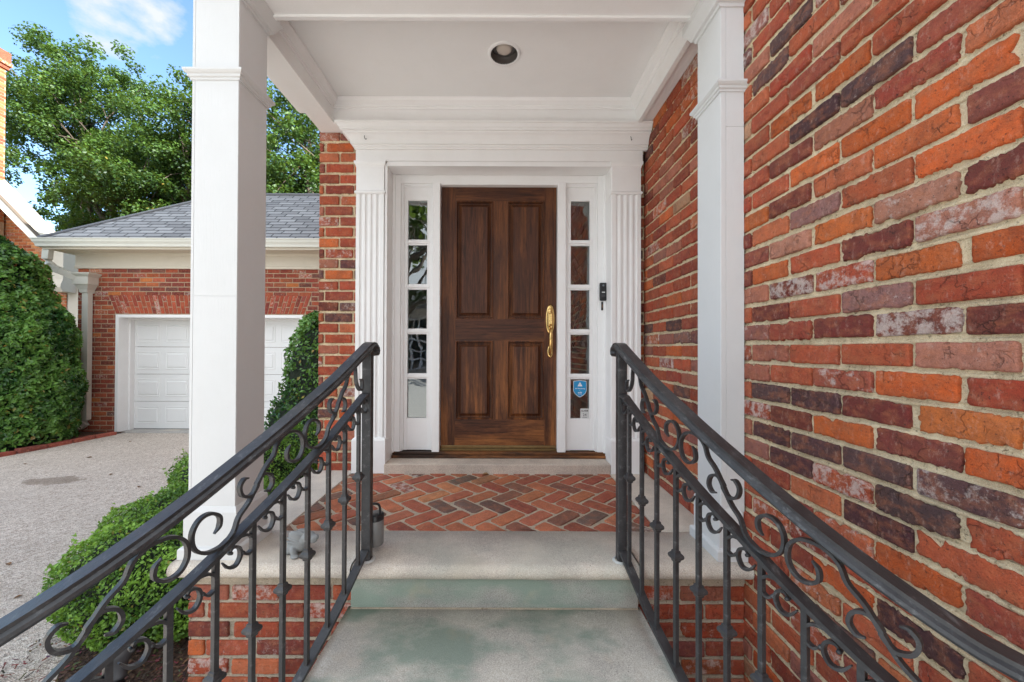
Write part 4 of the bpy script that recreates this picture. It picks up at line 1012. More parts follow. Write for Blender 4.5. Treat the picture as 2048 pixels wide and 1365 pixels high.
# eaves
ER = 6.43; zg = lambda y: .9+(697-y)*ER/780
ex0, ex1 = -7.74, .9
mb = MB(); sweep_h(mb, [(gl-.02, 12.6), (gl-.02, GY-.02), (gr+.02, GY-.02)], [(-.02, gz(541)), (.012, gz(540.5)), (.016, gz(537)), (.006, gz(534)), (.006, gz(515)), (.02, gz(512)), (.05, gz(509)), (.055, gz(507)), (-.02, gz(507))])
mb.build('frieze', M_cream, ga)
mb = MB(); mb.box(ex0+.06, ex1, ER+.09, GY+.02, zg(497)-.005, zg(497)+.02); mb.box(ex0+.06, gl+.05, GY+.02, 12.9, zg(497)-.005, zg(497)+.02); mb.build('soffit', M_cream, ga)
mb = MB(); mb.box(ex0+.04, ex1, ER+.075, ER+.092, zg(499), zg(484), .002); mb.build('fascia', M_cream, ga)
mb = MB(); z0_, z1_ = zg(494.5), zg(478.5); h = z1_-z0_
sweep_h(mb, [(ex0+.02, 12.9), (ex0+.02, ER+.075), (ex1, ER+.075)], [(.0, z0_), (.045, z0_), (.052, z0_+.3*h), (.060, z0_+.42*h), (.074, z0_+.6*h), (.080, z0_+.86*h), (.090, z0_+.88*h), (.092, z1_), (.084, z1_), (.072, z1_-.004), (.0, z1_-.05)])
mb.build('gutter', M_gutter, ga)
# hip roof
zr0, pit, tr_ = zg(478.5)-.005, .80, 1.80
xr, yr = ex0+.02, ER+.03
V = [(xr, yr, zr0), (ex1, yr, zr0), (ex1, yr+tr_, zr0+pit*tr_), (xr+tr_, yr+tr_, zr0+pit*tr_), (xr, 13, zr0), (xr+tr_, 13-tr_, zr0+pit*tr_), (ex1, 13, zr0), (ex1, 13-tr_, zr0+pit*tr_)]
mb = MB(); mb.add(V, [(0, 1, 2, 3), (0, 3, 5, 4), (3, 2, 7, 5), (5, 7, 6, 4)]); mb.build('roof', M_shing, ga)
mb = MB()
mb.tube([(xr, yr, zr0+.01), (xr+tr_, yr+tr_, zr0+pit*tr_+.012)], .03, 6); mb.tube([(xr+tr_, yr+tr_, zr0+pit*tr_+.01), (ex1, yr+tr_, zr0+pit*tr_+.01)], .03, 6); mb.build('ridge_cap', mat_plain('ridge_shingle', (.22, .23, .25, 1), .9, 0, .004), ga)
# downspout with leader head
dsx = gx(182.5)
dn_ = thing('downspout', (dsx, GY-.06, G0), parent=ga)
mb = MB()
def rect_pipe(pts, w_, d_):
    bar_sweep(mb, pts, w_, d_, side=[Vector((1, 0, 0)).cross(Vector((0, 0, 1))) if abs((Vector(pts[min(i+1, len(pts)-1)])-Vector(pts[max(i-1, 0)])).normalized().x) > .3 else Vector((0, 1, 0)) for i in range(len(pts))], prof=[(-d_/2, -w_/2), (d_/2, -w_/2), (d_/2, w_/2), (-d_/2, w_/2)])
zh = gz(552)
rect_pipe([(gx(137), GY-.32, zg(493)), (gx(135), GY-.32, 2.38), (gx(136.5), GY-.31, 2.30), (gx(142), GY-.28, 2.235), (gx(150), GY-.25, 2.20)], .11, .08)
rect_pipe([(gx(150), GY-.25, 2.20), (gx(176), GY-.13, 2.07), (gx(182), GY-.10, 2.03), (gx(184.5), GY-.09, 1.98), (gx(185), GY-.09, zh-.02)], .10, .08)
rect_pipe([(dsx, GY-.07, gz(590)), (dsx, GY-.07, -.37), (dsx-.01, GY-.075, -.43), (dsx-.05, GY-.10, -.48), (dsx-.18, GY-.20, -.525), (dsx-.30, GY-.30, -.54)], .105, .08)
mb.build('pipe', M_gutter, dn_)
mb = MB(); c0 = dsx-.01
def head(rows):
    G = [[(c0-w_, GY-.004, z), (c0-w_, GY-.012-d_, z), (c0+w_, GY-.012-d_, z), (c0+w_, GY-.004, z)] for w_, d_, z in rows]; mb.grid(G, 0, False, closev=True, caps=True, flip=True)
head([(.050, .10, gz(591)), (.068, .115, gz(590)), (.075, .125, gz(584)), (.11, .15, gz(577)), (.115, .155, gz(575)), (.135, .17, gz(574.5)), (.14, .175, gz(560)), (.19, .21, gz(555)), (.195, .215, gz(552.5)), (.18, .2, gz(552))])
mb.build('leader_head', M_gutter, dn_)

# ================================================================ neighbour house (sunlit gable, far left)
nb = thing('neighbour_house', (-13, 10.3, G0), 'sunlit orange brick neighbouring house with white gable rake and tall chimney', 'house')
NY = 10.3; nx = lambda px: (px-1005)*NY/780; nz_ = lambda py: .9+(697-py)*NY/780
PALN = [((196, 120, 72), 20), ((184, 104, 62), 20), ((206, 134, 84), 14), ((170, 88, 56), 10), ((150, 82, 60), 4)]
M_nb = mat_brick('neighbour_brick', .6)
mb = MB()
# rake line: from pixel (0,350) down to (118,470)
x_r, z_r = nx(118), nz_(472); slope = (nz_(352)-nz_(472))/(nx(0)-nx(118)) 
top = lambda x: z_r-.15+(x-x_r)*slope
def nint(v):
    xe = x_r-.25 if v <= z_r-.3 else x_r-.10+(v-(z_r-.15))/slope
    return [(-19, min(nx(132), xe if v > z_r-.5 else nx(132)))]
brick_wall(mb, (0, NY, 0), X_, Z_, (0, -1, 0), nint, 0.0, 6.6, course=.0815, bh=.068, mod=.225, lod=2, pal=PALN, mort=0)
mb.add([(-19, NY+.006, G0), (nx(132), NY+.006, G0), (nx(132), NY+.006, z_r-.5), (x_r-.25, NY+.006, top(x_r-.25)), (-19, NY+.006, top(-19))], [(0, 1, 2, 3, 4)], 1)
mb.build('gable_wall', [M_nb, M_mortarf], nb)
mb = MB(); mb.box(-19, nx(132)-.01, NY+.01, NY+6, G0-.1, z_r-.45); 
mb.add([(x, y, z) for y in (NY+.012, NY+.1) for x, z in ((nx(132)-.02, z_r-.46), (-19, z_r-.46), (-19, top(-19)-.02), (x_r-.25, top(x_r-.25)-.02))], [(0, 1, 2, 3), (7, 6, 5, 4), (0, 4, 5, 1), (1, 5, 6, 2), (2, 6, 7, 3), (3, 7, 4, 0)])
mb.build('house_core', bpy.data.materials['plain_brick'], nb)
# overhanging rake: soffit board + white fascia + shingle edge
def rakebox(y0, y1, o0, o1, m, nm):
    mb = MB(); A, B = (x_r+.35, z_r+.35*slope), (-19.5, z_r+(-19.5-x_r)*slope); n_ = Vector((-slope, 1)).normalized()
    if n_.y < 0: n_ = -n_
    V = []
    for y in (y0, y1):
        for (x, z), o_ in (((A[0], A[1]), o0), ((B[0], B[1]), o0), ((B[0], B[1]), o1), ((A[0], A[1]), o1)): V.append((x+n_.x*o_, y, z+n_.y*o_))
    mb.add(V, [(0, 1, 2, 3), (7, 6, 5, 4), (0, 4, 5, 1), (1, 5, 6, 2), (2, 6, 7, 3), (3, 7, 4, 0)]); mb.build(nm, m, nb)
rakebox(NY-.78, NY+.01, -.085, -.05, M_cream, 'rake_soffit'); rakebox(NY-.83, NY-.781, -.095, .07, mat_paint('rake_paint', (.8, .76, .70, 1)), 'rake_board'); rakebox(NY-.86, NY-.76, .072, .10, mat_plain('brown_roof_edge', (.13, .10, .075, 1), .9), 'roof')
mb = MB(); mb.box(nx(128), nx(150), NY-.30, NY+2, nz_(590), nz_(508), .01); sweep_h(mb, [(nx(128), NY+1.9), (nx(128), NY-.3), (nx(150), NY-.3)], [(0, nz_(566)), (.02, nz_(570)), (.05, nz_(576)), (.06, nz_(582)), (0, nz_(590))]); mb.box(nx(131), nx(156), NY+.02, NY+3, 1.2, nz_(575)); mb.build('cornice_return', mat_paint('dull_cream', (.50, .45, .38, 1)), nb)  # one even cream, darker than the eaves paint
ch = thing('chimney', (-13.3, 9.9, G0), parent=nb)
cy0, cy1 = 9.55, 10.25; cx = lambda px: (px-3-1005)*cy1/780; cz = lambda py: .9+(697-py)*cy0/780
mb = MB(); brick_wall(mb, (0, cy0, 0), X_, Z_, (0, -1, 0), lambda v: [(cx(8)-1.4, cx(8))] if v > cz(430) else [(cx(8)-1.4, cx(8)+min(.5, (cz(430)-v)*.6))], 0, cz(100), course=.0815, bh=.068, mod=.225, lod=2, pal=PALN, mort=0)
mb.box(cx(8)-1.4, cx(8)-.006, cy0+.006, cy1, G0, cz(100), mat=1)
brick_wall(mb, (cx(8), cy0, 0), Y_, Z_, (1, 0, 0), lambda v: [(0, .7)], cz(430), cz(100), course=.0815, bh=.068, mod=.225, lod=2, pal=PALN, mort=0)
mb.build('stack', [M_nb, M_mortarf], ch)
mb = MB()
for i, (o_, z0, z1) in enumerate(((.04, cz(100), cz(92)), (.08, cz(92), cz(84)), (.06, cz(84), cz(62)))): mb.box(cx(8)-1.4-o_, cx(8)+o_, cy0-o_, cy1+o_, z0, z1-.004, .01, col=brickcol(rng, 1, PALN))
mb.build('chimney_cap', M_nb, ch)

# ================================================================ ground
def mat_drive():
    t = NT('exposed_aggregate')
    v1 = t.n('ShaderNodeTexVoronoi'); v1.inputs['Scale'].default_value = 150; t.l(t.tc, v1.inputs[0])
    sp = t.n('ShaderNodeSeparateColor'); t.l(v1.outputs['Color'], sp.inputs[0])
    col = t.ramp(sp.outputs[0], [(0, (.27, .23, .195, 1)), (.35, (.50, .43, .365, 1)), (.7, (.63, .545, .475, 1)), (1, (.76, .69, .61, 1))])
    v2 = t.n('ShaderNodeTexVoronoi'); v2.inputs['Scale'].default_value = 34; t.l(t.tc, v2.inputs[0]); s2_ = t.n('ShaderNodeSeparateColor'); t.l(v2.outputs['Color'], s2_.inputs[0])
    col = t.mix(.35, col, t.ramp(s2_.outputs[1], [(0, .25), (1, .75)]), 'OVERLAY')
    col = t.mix(t.ramp(t.noise(.9, 5, .6), [(.4, 0), (.75, .4)]), col, (.36, .31, .27, 1))
    # an oily stain and a smaller one
    sx = t.n('ShaderNodeSeparateXYZ'); t.l(t.tc, sx.inputs[0]); nn = t.noise(7, 5, .65)
    for (x, y, rx, ry, k) in ((-5.05, 4.40, .36, .17, .6), (-4.35, 5.3, .10, .06, .5)):
        a = t.math('DIVIDE', t.math('SUBTRACT', sx.outputs['X'], x), rx); b = t.math('DIVIDE', t.math('SUBTRACT', sx.outputs['Y'], y), ry)
        d = t.math('ADD', t.math('MULTIPLY', a, a), t.math('MULTIPLY', b, b)); d = t.math('ADD', d, t.math('MULTIPLY', t.math('SUBTRACT', nn, .5), 2.4))
        col = t.mix(t.math('MULTIPLY', t.ramp(d, [(.55, 1), (.95, 0)]), k), col, (.16, .115, .08, 1))
    return t.fin(col, .9, t.bump(v1.outputs['Distance'], .006, .8), spec=.25)
M_drive = mat_drive()
def sheet(name, pts, z, m, kind='structure', lift=0):
    mb = MB(); mb.add([(x, y, z) for x, y in pts], [tuple(range(len(pts)))]); return mb.build(name, m, None, kind=kind)
t = NT('lawn_grass'); t.fin(t.mix(t.noise(40, 5, .7), (.05, .10, .02, 1), (.12, .17, .05, 1)), .95, t.bump(t.noise(60, 4, .7), .02, .8))
sheet('ground', [(-220, -220), (220, -220), (220, 220), (-220, 220)], G0-.016, t.m)
sheet('driveway', [(-30, -14), (WX+8, -14), (WX+8, 6.86), (-30, 6.86)], G0-.008, mat_plain('bounce_concrete', (.56, .545, .52, 1), .9, 0, .003, 200, .3))  # unseen pale ground added behind the camera to bounce sun into the porch
ebr = [(-6.66, 6.72), (-6.72, 6.2), (-6.80, 5.6), (-7.0, 4.7), (-7.5, 3.6), (-8.4, 2.6)]
sheet('driveway', [(-1.2, -2), (-1.2, 6.87), (-6.60, 6.87)]+[(a+.03, b) for a, b in ebr]+[(-12, 2), (-12, -2)], G0-.004, M_drive)
mb = MB(); mb.box(ox0-.01, ox1+.01, GY-.06, GDY, G0-.02, G0+.004, .002); mb.build('apron', mat_stone('pale_concrete', 0, (.46, .44, .41, 1)), None, kind='structure')
def mat_mulch():
    t = NT('bark_mulch'); n_ = t.noise(70, 5, .75, sc=(1, .45, 1)); v = t.vor(55)
    col = t.ramp(n_, [(.25, (.012, .007, .005, 1)), (.5, (.07, .035, .02, 1)), (.75, (.20, .11, .065, 1))])
    return t.fin(col, .95, t.bump(t.math('ADD', n_, v), .02, 1))
M_mulch = mat_mulch()
def bed(name, poly, z):
    mb = MB(); xs = [p[0] for p in poly]; ys = [p[1] for p in poly]
    mb.add([(x, y, z) for x, y in poly]+[(x, y, z-.03) for x, y in poly], [tuple(range(len(poly)))]+[(i, len(poly)+i, len(poly)+(i+1) % len(poly), (i+1) % len(poly)) for i in range(len(poly))])
    return mb.build(name, M_mulch, None, kind='structure')
bed('mulch_bed', [(-6.62, 6.862), (-12, 6.862), (-12, 3.0)]+[(a-.05, b) for a, b in reversed(ebr)], G0+.012)
bed('mulch_bed', [(-1.32, 1.45), (-1.32, 6.86), (-2.45, 6.86), (-2.6, 5), (-2.45, 3.2), (-2.1, 1.9), (-1.75, 1.42)], G0+.006)
# mulch chips: uncountable
n = 5200; r3 = np.random.default_rng(5)
side_ = r3.random(n) < .5
cx_ = np.where(side_, -9.6+2.9*r3.random(n), -2.35+1.0*r3.random(n)); cy_ = np.where(side_, 5.0+1.8*r3.random(n), 1.5+1.6*r3.random(n))
ang = r3.uniform(0, 3.14, n); L_ = r3.uniform(.008, .035, n); w_ = r3.uniform(.003, .008, n); tz = r3.normal(0, .3, n)
zb_ = np.where(side_, G0+.013, G0+.007)+r3.uniform(.002, .012, n)
d1 = np.stack([np.cos(ang), np.sin(ang), tz*.5], 1)*L_[:, None]/2; d2 = np.stack([-np.sin(ang), np.cos(ang), tz], 1)*w_[:, None]/2
C = np.stack([cx_, cy_, zb_], 1); V = np.stack([C-d1-d2, C+d1-d2, C+d1+d2, C-d1+d2], 1).reshape(-1, 3)
ccol = np.repeat(np.stack([r3.uniform(.05, .22, n), r3.uniform(.03, .12, n), r3.uniform(.02, .07, n), np.ones(n)], 1), 4, 0)
t = NT('chip_bark'); a_ = t.n('ShaderNodeAttribute', attribute_name='bcol'); t.fin(a_.outputs['Color'], .9)
bulk('mulch_chips', V, np.arange(4*n).reshape(n, 4), ccol, t.m, kind='stuff')
# brick edging along the bed: each brick lies loose
pt = [Vector(p) for p in ebr]; segl = [(pt[i+1]-pt[i]).length for i in range(len(pt)-1)]; tot = sum(segl); s = 0; i = 0; names = ['nearest the garage door', 'second from the garage', 'third from the garage', 'fourth from the garage', 'fifth from the garage', 'sixth from the garage', 'seventh from the garage', 'eighth from the garage', 'ninth from the garage', 'tenth from the garage', 'eleventh from the garage', 'twelfth from the garage']
while s < min(tot-.2, 2.9):
    Ls = .30+.05*random.random(); q = s+Ls/2; k = 0
    while k < len(segl)-1 and q > segl[k]: q -= segl[k]; k += 1
    d = (pt[k+1]-pt[k]).normalized(); c = pt[k]+d*q
    mb = MB(); P = outline(Ls-.015, .10, rng, .02, .003, .012)
    dark = i in (5,)
    brick_face(mb, P, np.array([0., 0, .055]), np.array([1., 0, 0]), np.array([0, 1., 0]), np.array([0, 0, 1.]), 0, .07, brickcol(rng, .9, [((120, 92, 84), 1)] if dark else [((160, 78, 66), 2), ((146, 84, 74), 1)], .3), rnd=.006)
    o = mb.build('edging_brick', M_paver, None, f'{"dark mossy" if dark else "red"} brick laid flat along the bed edge, {names[min(i, 11)]}', 'brick', 'bricks edging the planting bed', origin=(0, 0, 0))
    o.location = (c.x, c.y, G0-.002+random.uniform(-.008, .008)); o.rotation_euler = (random.gauss(0, .03), random.gauss(0, .04), math.atan2(d.y, d.x)+random.gauss(0, .05)); s += Ls; i += 1

# unseen house added across the street, only to be mirrored in the sidelight glass
ah = thing('facing_house', (-5, -14, G0), 'pale unseen house added across the street, mirrored in the sidelight glass', 'house')
mb = MB(); mb.box(-11, .5, -20, -14.2, G0, 3.0); mb.build('wall', mat_plain('beige_siding', (.62, .58, .52, 1), .8, 0, .004, 30, .3), ah)
mb = MB(); gable(mb, -11, .5, -20, -14.2, 3.0, 4.6, 'X'); mb.build('roof', M_shing, ah)
for xw in (-7.6, -4.6, -1.8):
    for zw in (0.7,):
        win = thing('window', (xw, -14.1, zw), parent=ah)
        mb = MB(); mb.box(xw-.8, xw+.8, -14.19, -14.12, zw-.9, zw+1.6); mb.build('pane', mat_plain('dark_glass', (.02, .025, .03, 1), .1), win)
        mb = MB()
        for k in range(5): mb.box(xw-.84+k*.4, xw-.76+k*.4, -14.12, -14.08, zw-.95, zw+1.65)
        for k in range(6): mb.box(xw-.84, xw+.84, -14.125, -14.075, zw-.95+k*.52, zw-.87+k*.52)
        mb.build('muntin', M_white, win)

# a few fallen leaves blown onto the driveway
proto = None
for li, (x, y, a, s) in enumerate([(-5.6, 5.3, .3, 1), (-4.6, 4.6, 1.9, .8), (-4.1, 5.6, 4.0, 1.1), (-5.9, 6.2, 2.2, .9), (-3.9, 4.2, 5.2, .8), (-3.2, 3.3, .9, .8), (-4.9, 3.8, 3.3, .7), (-3.4, 2.7, 2.7, .8), (-2.9, 2.35, 1.2, .6), (-6.1, 5.0, 5.6, 1)]):
    if proto is None:
        mb = MB(); L = [(-.03, 0, .002), (-.012, -.017, .010), (.014, -.014, .012), (.034, 0, .003), (.013, .016, .013), (-.012, .014, .008), (0, 0, .001)]
        mb.add(L+[(p, q, z+.0012) for p, q, z in L], [(i, (i+1) % 6, 6) for i in range(6)]+[(7+(i+1) % 6, 7+i, 13) for i in range(6)])
        o = proto = mb.build('fallen_leaf', mat_plain('brown_leaf', (.20, .11, .05, 1), .85), None, 'small brown fallen leaf lying loose on the driveway', 'leaf', 'fallen leaves on the driveway', origin=(0, 0, 0))
    else: o = proto.copy(); COL.objects.link(o)
    o.location = (x, y, G0-.002); o.rotation_euler = (0, 0, a); o.scale = (s, s, s)
    o['label'] = ['fallen leaf halfway between the tall holly and the dark driveway stain', 'fallen leaf just right of the dark driveway stain', 'fallen leaf on the driveway in front of the garage door middle', 'fallen leaf on the driveway closest to the brick bed edging and garage', 'fallen leaf on the driveway behind the hedge, right of the stain', 'fallen leaf on the driveway beside the back of the low hedge', 'fallen leaf on the driveway in front of the dark stain', 'fallen leaf on the driveway beside the middle of the low hedge', 'smallest fallen leaf, on the driveway nearest the steps', 'fallen leaf beside the edging bricks, left of the dark stain'][li]
# ================================================================ plants
def leaves(name, C, Nrm, size, m, parent, aspect=.5, fold=.25, spread=.8, bright=None, seed=1, **kw):
    r = np.random.default_rng(seed); n = len(C)
    d = Nrm+r.normal(0, spread, (n, 3)); d /= np.linalg.norm(d, axis=1)[:, None]        # leaf face normal
    t = r.normal(0, 1, (n, 3)); t -= d*np.sum(t*d, 1)[:, None]; t /= np.linalg.norm(t, axis=1)[:, None]
    b = np.cross(d, t); L = (size*r.uniform(.65, 1.3, n))[:, None]; W = L*aspect
    base = C-t*L/2; tip = C+t*L/2-d*L*fold*.35; l_ = C+b*W/2-d*L*fold*.0+t*L*.05; rr = C-b*W/2+t*L*.05; mid = C-d*L*fold*.22*-1
    # two quads folded along the midrib: base, left, tip, mid / base, mid, tip, right -> use 4-vert halves
    V = np.stack([base, l_, tip, C-d*L*fold*.3, rr], 1).reshape(-1, 3)
    k = np.arange(n)[:, None]*5
    F = np.concatenate([k+np.array([[0, 3, 2, 1]]), k+np.array([[0, 4, 2, 3]])])
    v = r.uniform(0, 1, n) if bright is None else np.clip(bright+r.normal(0, .18, n), 0, 1)
    yl = np.where(r.random(n) < (.022 if size < .09 else .002), r.uniform(.4, 1, n), 0); col = np.repeat(np.stack([v, yl, v, np.ones(n)], 1), 5, 0)
    return bulk(name, V, F, col, m, parent, **kw)
def lump_shell(c, rad, n, seed, lump=.12, freq=3.0, depth=.12, power=2.0, zmin=None, taper=None, thresh=None):
    """points near the surface of a lumpy superellipsoid, with outward normals"""
    r = np.random.default_rng(seed); d = r.normal(0, 1, (n, 3)); d /= np.linalg.norm(d, axis=1)[:, None]
    if zmin is not None: d[:, 2] = np.where(d[:, 2] < zmin, r.uniform(zmin, .5, n), d[:, 2])
    rad = np.array(rad, float)
    k = 1/(np.sum(np.abs(d)**power, 1)**(1/power)); P = d*k[:, None]
    if taper is not None: f = 1-taper*(P[:, 2]+1)/2; P[:, :2] *= f[:, None]
    W = P*rad; nn = snoise(W+np.array(c), freq, seed, 4)
    P = P*(1+lump*nn/np.mean(rad)*1.0)[:, None]
    u = r.random(n)**2.2*depth
    W = P*rad-d*u[:, None]+np.array(c)
    Nn = d/rad; Nn /= np.linalg.norm(Nn, axis=1)[:, None]
    keep = np.ones(n, bool)
    if thresh is not None: keep = snoise(W, freq*1.8, seed+9, 3) > thresh
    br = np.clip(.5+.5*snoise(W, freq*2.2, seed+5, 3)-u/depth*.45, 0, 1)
    return W[keep], Nn[keep], br[keep]
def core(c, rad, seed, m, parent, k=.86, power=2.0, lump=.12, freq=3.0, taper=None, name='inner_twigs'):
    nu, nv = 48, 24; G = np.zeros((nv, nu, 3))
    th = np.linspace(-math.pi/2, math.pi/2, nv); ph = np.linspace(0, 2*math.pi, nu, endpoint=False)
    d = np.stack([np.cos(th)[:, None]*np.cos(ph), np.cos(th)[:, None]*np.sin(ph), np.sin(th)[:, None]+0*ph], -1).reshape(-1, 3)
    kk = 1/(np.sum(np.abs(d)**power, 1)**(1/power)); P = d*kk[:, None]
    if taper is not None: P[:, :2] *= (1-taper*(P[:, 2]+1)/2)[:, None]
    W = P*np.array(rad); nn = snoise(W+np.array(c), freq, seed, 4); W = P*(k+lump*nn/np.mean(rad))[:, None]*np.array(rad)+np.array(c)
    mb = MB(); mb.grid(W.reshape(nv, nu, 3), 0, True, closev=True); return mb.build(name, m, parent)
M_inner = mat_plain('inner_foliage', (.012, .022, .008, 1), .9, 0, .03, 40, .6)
def box_bush(i, c, rad, n, label, size=.019, power=2.6, top=0):
    b = thing('boxwood_bush', (c[0], c[1], G0), label, 'bush', 'low boxwood bushes along the porch')
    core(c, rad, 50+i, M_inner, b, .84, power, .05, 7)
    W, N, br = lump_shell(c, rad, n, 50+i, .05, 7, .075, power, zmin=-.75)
    # tufts: pull leaves into short upright sprigs
    tn = snoise(W, 45, i+3, 2)[:, None]; W = W+N*tn*.012+np.array([0, 0, 1])*np.maximum(tn, 0)*.018
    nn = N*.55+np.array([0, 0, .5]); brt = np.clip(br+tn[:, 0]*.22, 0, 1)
    if top:
        r = np.random.default_rng(80+i); k = top*26; q = r.integers(0, len(W), top); q = q[N[q][:, 2] > .3]
        C = []; 
        for p in W[q]:
            h = r.uniform(.04, .11); lean = r.normal(0, .25, 2)
            for j in range(20): f = r.random(); C.append(p+np.array([lean[0]*h*f, lean[1]*h*f, h*f])+r.normal(0, .008, 3))
        C = np.array(C); W = np.concatenate([W, C]); nn = np.concatenate([nn, np.tile([0, -.3, .6], (len(C), 1))]); brt = np.concatenate([brt, np.full(len(C), .75)])
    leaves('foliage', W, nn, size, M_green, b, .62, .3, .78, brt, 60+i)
box_bush(0, (-1.86, 2.12, -.35), (.43, .30, .27), 24000, 'low green boxwood bush nearest the steps, spilling toward the driveway', top=20)
box_bush(1, (-1.98, 2.62, -.32), (.54, .38, .30), 26000, 'clipped boxwood bush behind the left porch column, second from the steps', top=40)
box_bush(2, (-2.18, 3.28, -.26), (.56, .42, .36), 20000, 'boxwood bush with upright new shoots, third from the steps', top=90)
box_bush(3, (-1.82, 3.80, -.22), (.42, .38, .36), 14000, 'bright boxwood bush at the foot of the pointed holly', size=.022, top=20)
# conical holly beside the house corner
def holly(i, c, rad, n, label, taper, size=.045, power=2.2, lump=.10, zmin=None):
    b = thing('holly_shrub', (c[0], c[1], G0), label, 'shrub', 'dark holly shrubs')
    core(c, rad, 20+i, M_inner, b, .86, power, lump, 3.2, taper)
    W, N, br = lump_shell(c, rad, n, 20+i, lump, 3.2, .16, power, taper=taper, zmin=zmin)
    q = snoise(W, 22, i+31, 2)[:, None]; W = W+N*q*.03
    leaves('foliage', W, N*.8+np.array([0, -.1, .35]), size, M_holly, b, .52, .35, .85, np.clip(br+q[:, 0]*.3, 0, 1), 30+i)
    mb = MB(); mb.tube([(c[0], c[1], G0), (c[0]+.02, c[1], G0+.6)], [.05, .03], 8); mb.build('stem', M_bark, b)
holly(0, (-1.98, 4.30, .40), (.78, .60, 1.16), 17000, 'pointed holly shrub between the porch column and the brick wall', .72, .046, 2.1, .26)
holly(1, (-8.12, 5.95, .08), (1.42, .95, 2.50), 62000, 'big rounded dark holly shrub left of the garage downspout', .04, .076, 2.15, .15, zmin=-.20)
holly(2, (-9.5, 6.0, .9), (1.1, .9, 1.5), 22000, 'dark holly shrub cut off by the left edge of the photo', .45, .055, 2.3, .14)

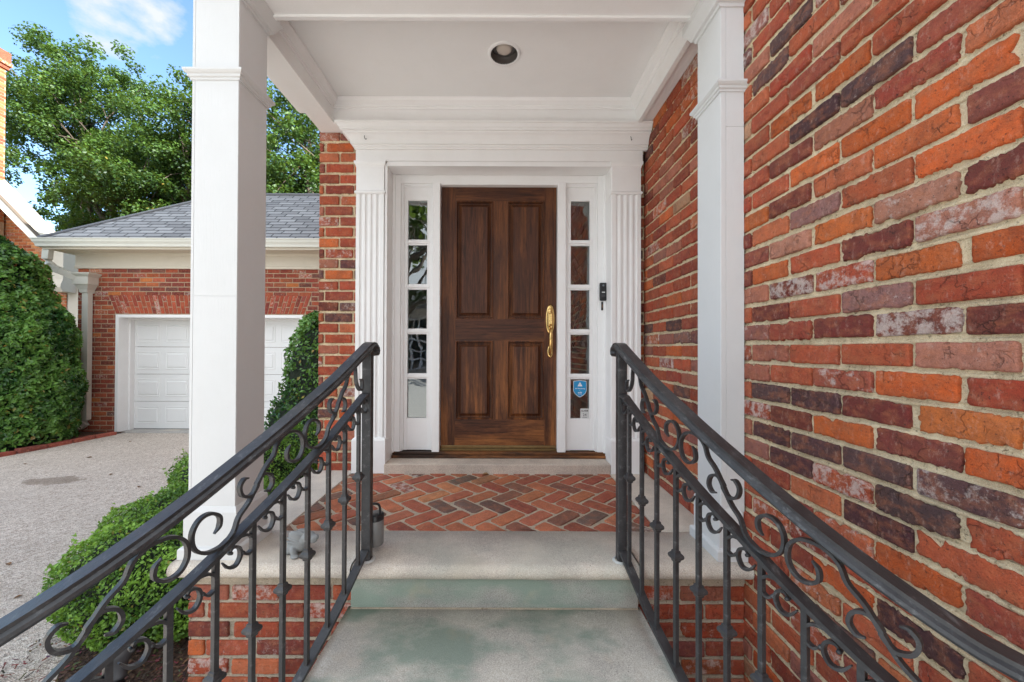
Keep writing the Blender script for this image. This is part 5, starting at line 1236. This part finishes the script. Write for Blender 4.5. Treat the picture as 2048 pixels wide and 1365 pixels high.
# ---- trees
def tree(i, base, H, crown, ncl, nleaf, label, leafsize=.13, seed=0, cat='tree', lean=(0, 0)):
    """crown: list of (centre, radii) ellipsoids; branches reach into them"""
    tr_ = thing('leafy_tree', (base[0], base[1], G0), label, cat, 'trees behind the garage')
    r = np.random.default_rng(seed)
    mb = MB(); B0 = Vector((base[0], base[1], G0-.1)); top = Vector((base[0]+lean[0], base[1]+lean[1], G0+H*.62))
    tp = [B0.lerp(top, k/7)+Vector(r.normal(0, .12, 3))*(0 if k == 0 else 1) for k in range(8)]
    mb.tube(tp, [.34*(1-.72*k/7) for k in range(8)], 10)
    tips = []
    def br(p, q, rad, dep):
        n_ = 6; mid = p.lerp(q, .5)+Vector((r.normal(0, .1), r.normal(0, .1), r.uniform(.0, .15)))*(q-p).length
        pts = [((1-t_)**2)*p+2*(1-t_)*t_*mid+t_*t_*q for t_ in np.linspace(0, 1, n_)]
        pts = [pts[0]]+[a+Vector(r.normal(0, .03, 3))*(q-p).length*.5 for a in pts[1:]]
        mb.tube(pts, [rad*(1-.65*k/(n_-1)) for k in range(n_)], 6 if dep else 5)
        tips.append((pts[-1], dep)); tips.append((pts[3], dep))
        return pts
    cl = []
    for (c, rad, wgt) in crown:
        c = np.array(c); rad = np.array(rad)
        k = int(ncl*wgt*.9)
        for j in range(k):
            d = r.normal(0, 1, 3); d /= np.linalg.norm(d); f = r.uniform(.2, 1.15)**.5
            p = c+d*rad*f*(1+.16*snoise(np.array([d*3+c]), 1.3, seed+2, 2)[0]); cl.append((p, f, d))
    # main limbs
    limbs = []
    for j in range(9):
        p, f, d = cl[r.integers(len(cl))]; s_ = tp[r.integers(3, 8)]
        limbs += [Vector(q) for q in br(s_, Vector([float(v) for v in p]), .13, 1)[2:]]
    for j in range(min(len(cl), 90)):
        p = Vector([float(v) for v in cl[r.integers(len(cl))][0]]); s_ = min([limbs[r.integers(len(limbs))] for _ in range(6)], key=lambda q: (q-p).length); br(s_, p, .035, 0)
    mb.build('trunk', M_bark, tr_)
    C = []; N = []; Bq = []
    per = nleaf//len(cl)
    for (p, f, d) in cl:
        rr = r.uniform(.22, .72); n_ = int(per*rr*rr*2.6)
        q = r.normal(0, 1, (n_, 3)); q /= np.linalg.norm(q, axis=1)[:, None]; q = q*(r.random(n_)**.5)[:, None]
        C.append(p+q*np.array([rr, rr, rr*.85])); nn = q*.5+np.array([0, 0, .75]); N.append(nn)
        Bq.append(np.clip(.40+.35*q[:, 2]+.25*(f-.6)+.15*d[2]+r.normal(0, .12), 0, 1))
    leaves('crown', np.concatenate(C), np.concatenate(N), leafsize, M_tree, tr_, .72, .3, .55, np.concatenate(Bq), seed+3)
tree(0, (-17.6, 17.5), 15, [((-18.0, 17, 9.6), (3.2, 2.5, 4.2), .55), ((-16.0, 17, 7.0), (3.0, 2.5, 3.2), .35), ((-19.5, 17, 11.6), (1.8, 2, 2.5), .22)], 300, 120000, 'tall bushy green tree beside the neighbouring chimney', .115, 11)
tree(1, (-13.6, 17.0), 14, [((-13.9, 16.5, 7.6), (2.5, 2.4, 3.6), .55), ((-12.4, 16.5, 9.8), (1.6, 2, 2.6), .28), ((-11.9, 17.5, 7.0), (2.4, 2.4, 3.0), .4)], 270, 100000, 'leafy tree behind the garage roof, left of the white column', .115, 23)
tree(2, (-8.0, 16.0), 14, [((-8.3, 15.5, 8.6), (2.6, 2.4, 4.2), .8), ((-7.0, 15.5, 6.0), (2.4, 2.4, 2.4), .35)], 230, 76000, 'leafy tree seen between the white column and the brick wall', .115, 37)
tree(3, (-20.5, 21), 13, [((-20, 20.5, 7.0), (4.5, 2.5, 4.0), 1.0)], 150, 36000, 'darker tree farther back behind the neighbouring house', .19, 43)
tree(4, (-13.0, 21), 12, [((-13, 20.5, 5.6), (5.5, 2.0, 3.2), 1.0)], 150, 36000, 'low spreading tree farthest back above the garage hip', .19, 51)
# thin top sprig of the middle tree is part of tree 1's crown; trees across the drive for the light and reflections
tree(5, (-5.5, -13), 11, [((-5, -13, 6), (3.4, 3, 3.5), 1.0)], 60, 3600, 'round tree across the street behind the photographer, left', .3, 61)
tree(6, (4.5, -18), 12, [((4.5, -18, 6.5), (4, 4, 5), 1.0)], 90, 8000, 'round tree across the street behind the photographer, right', .3, 67)
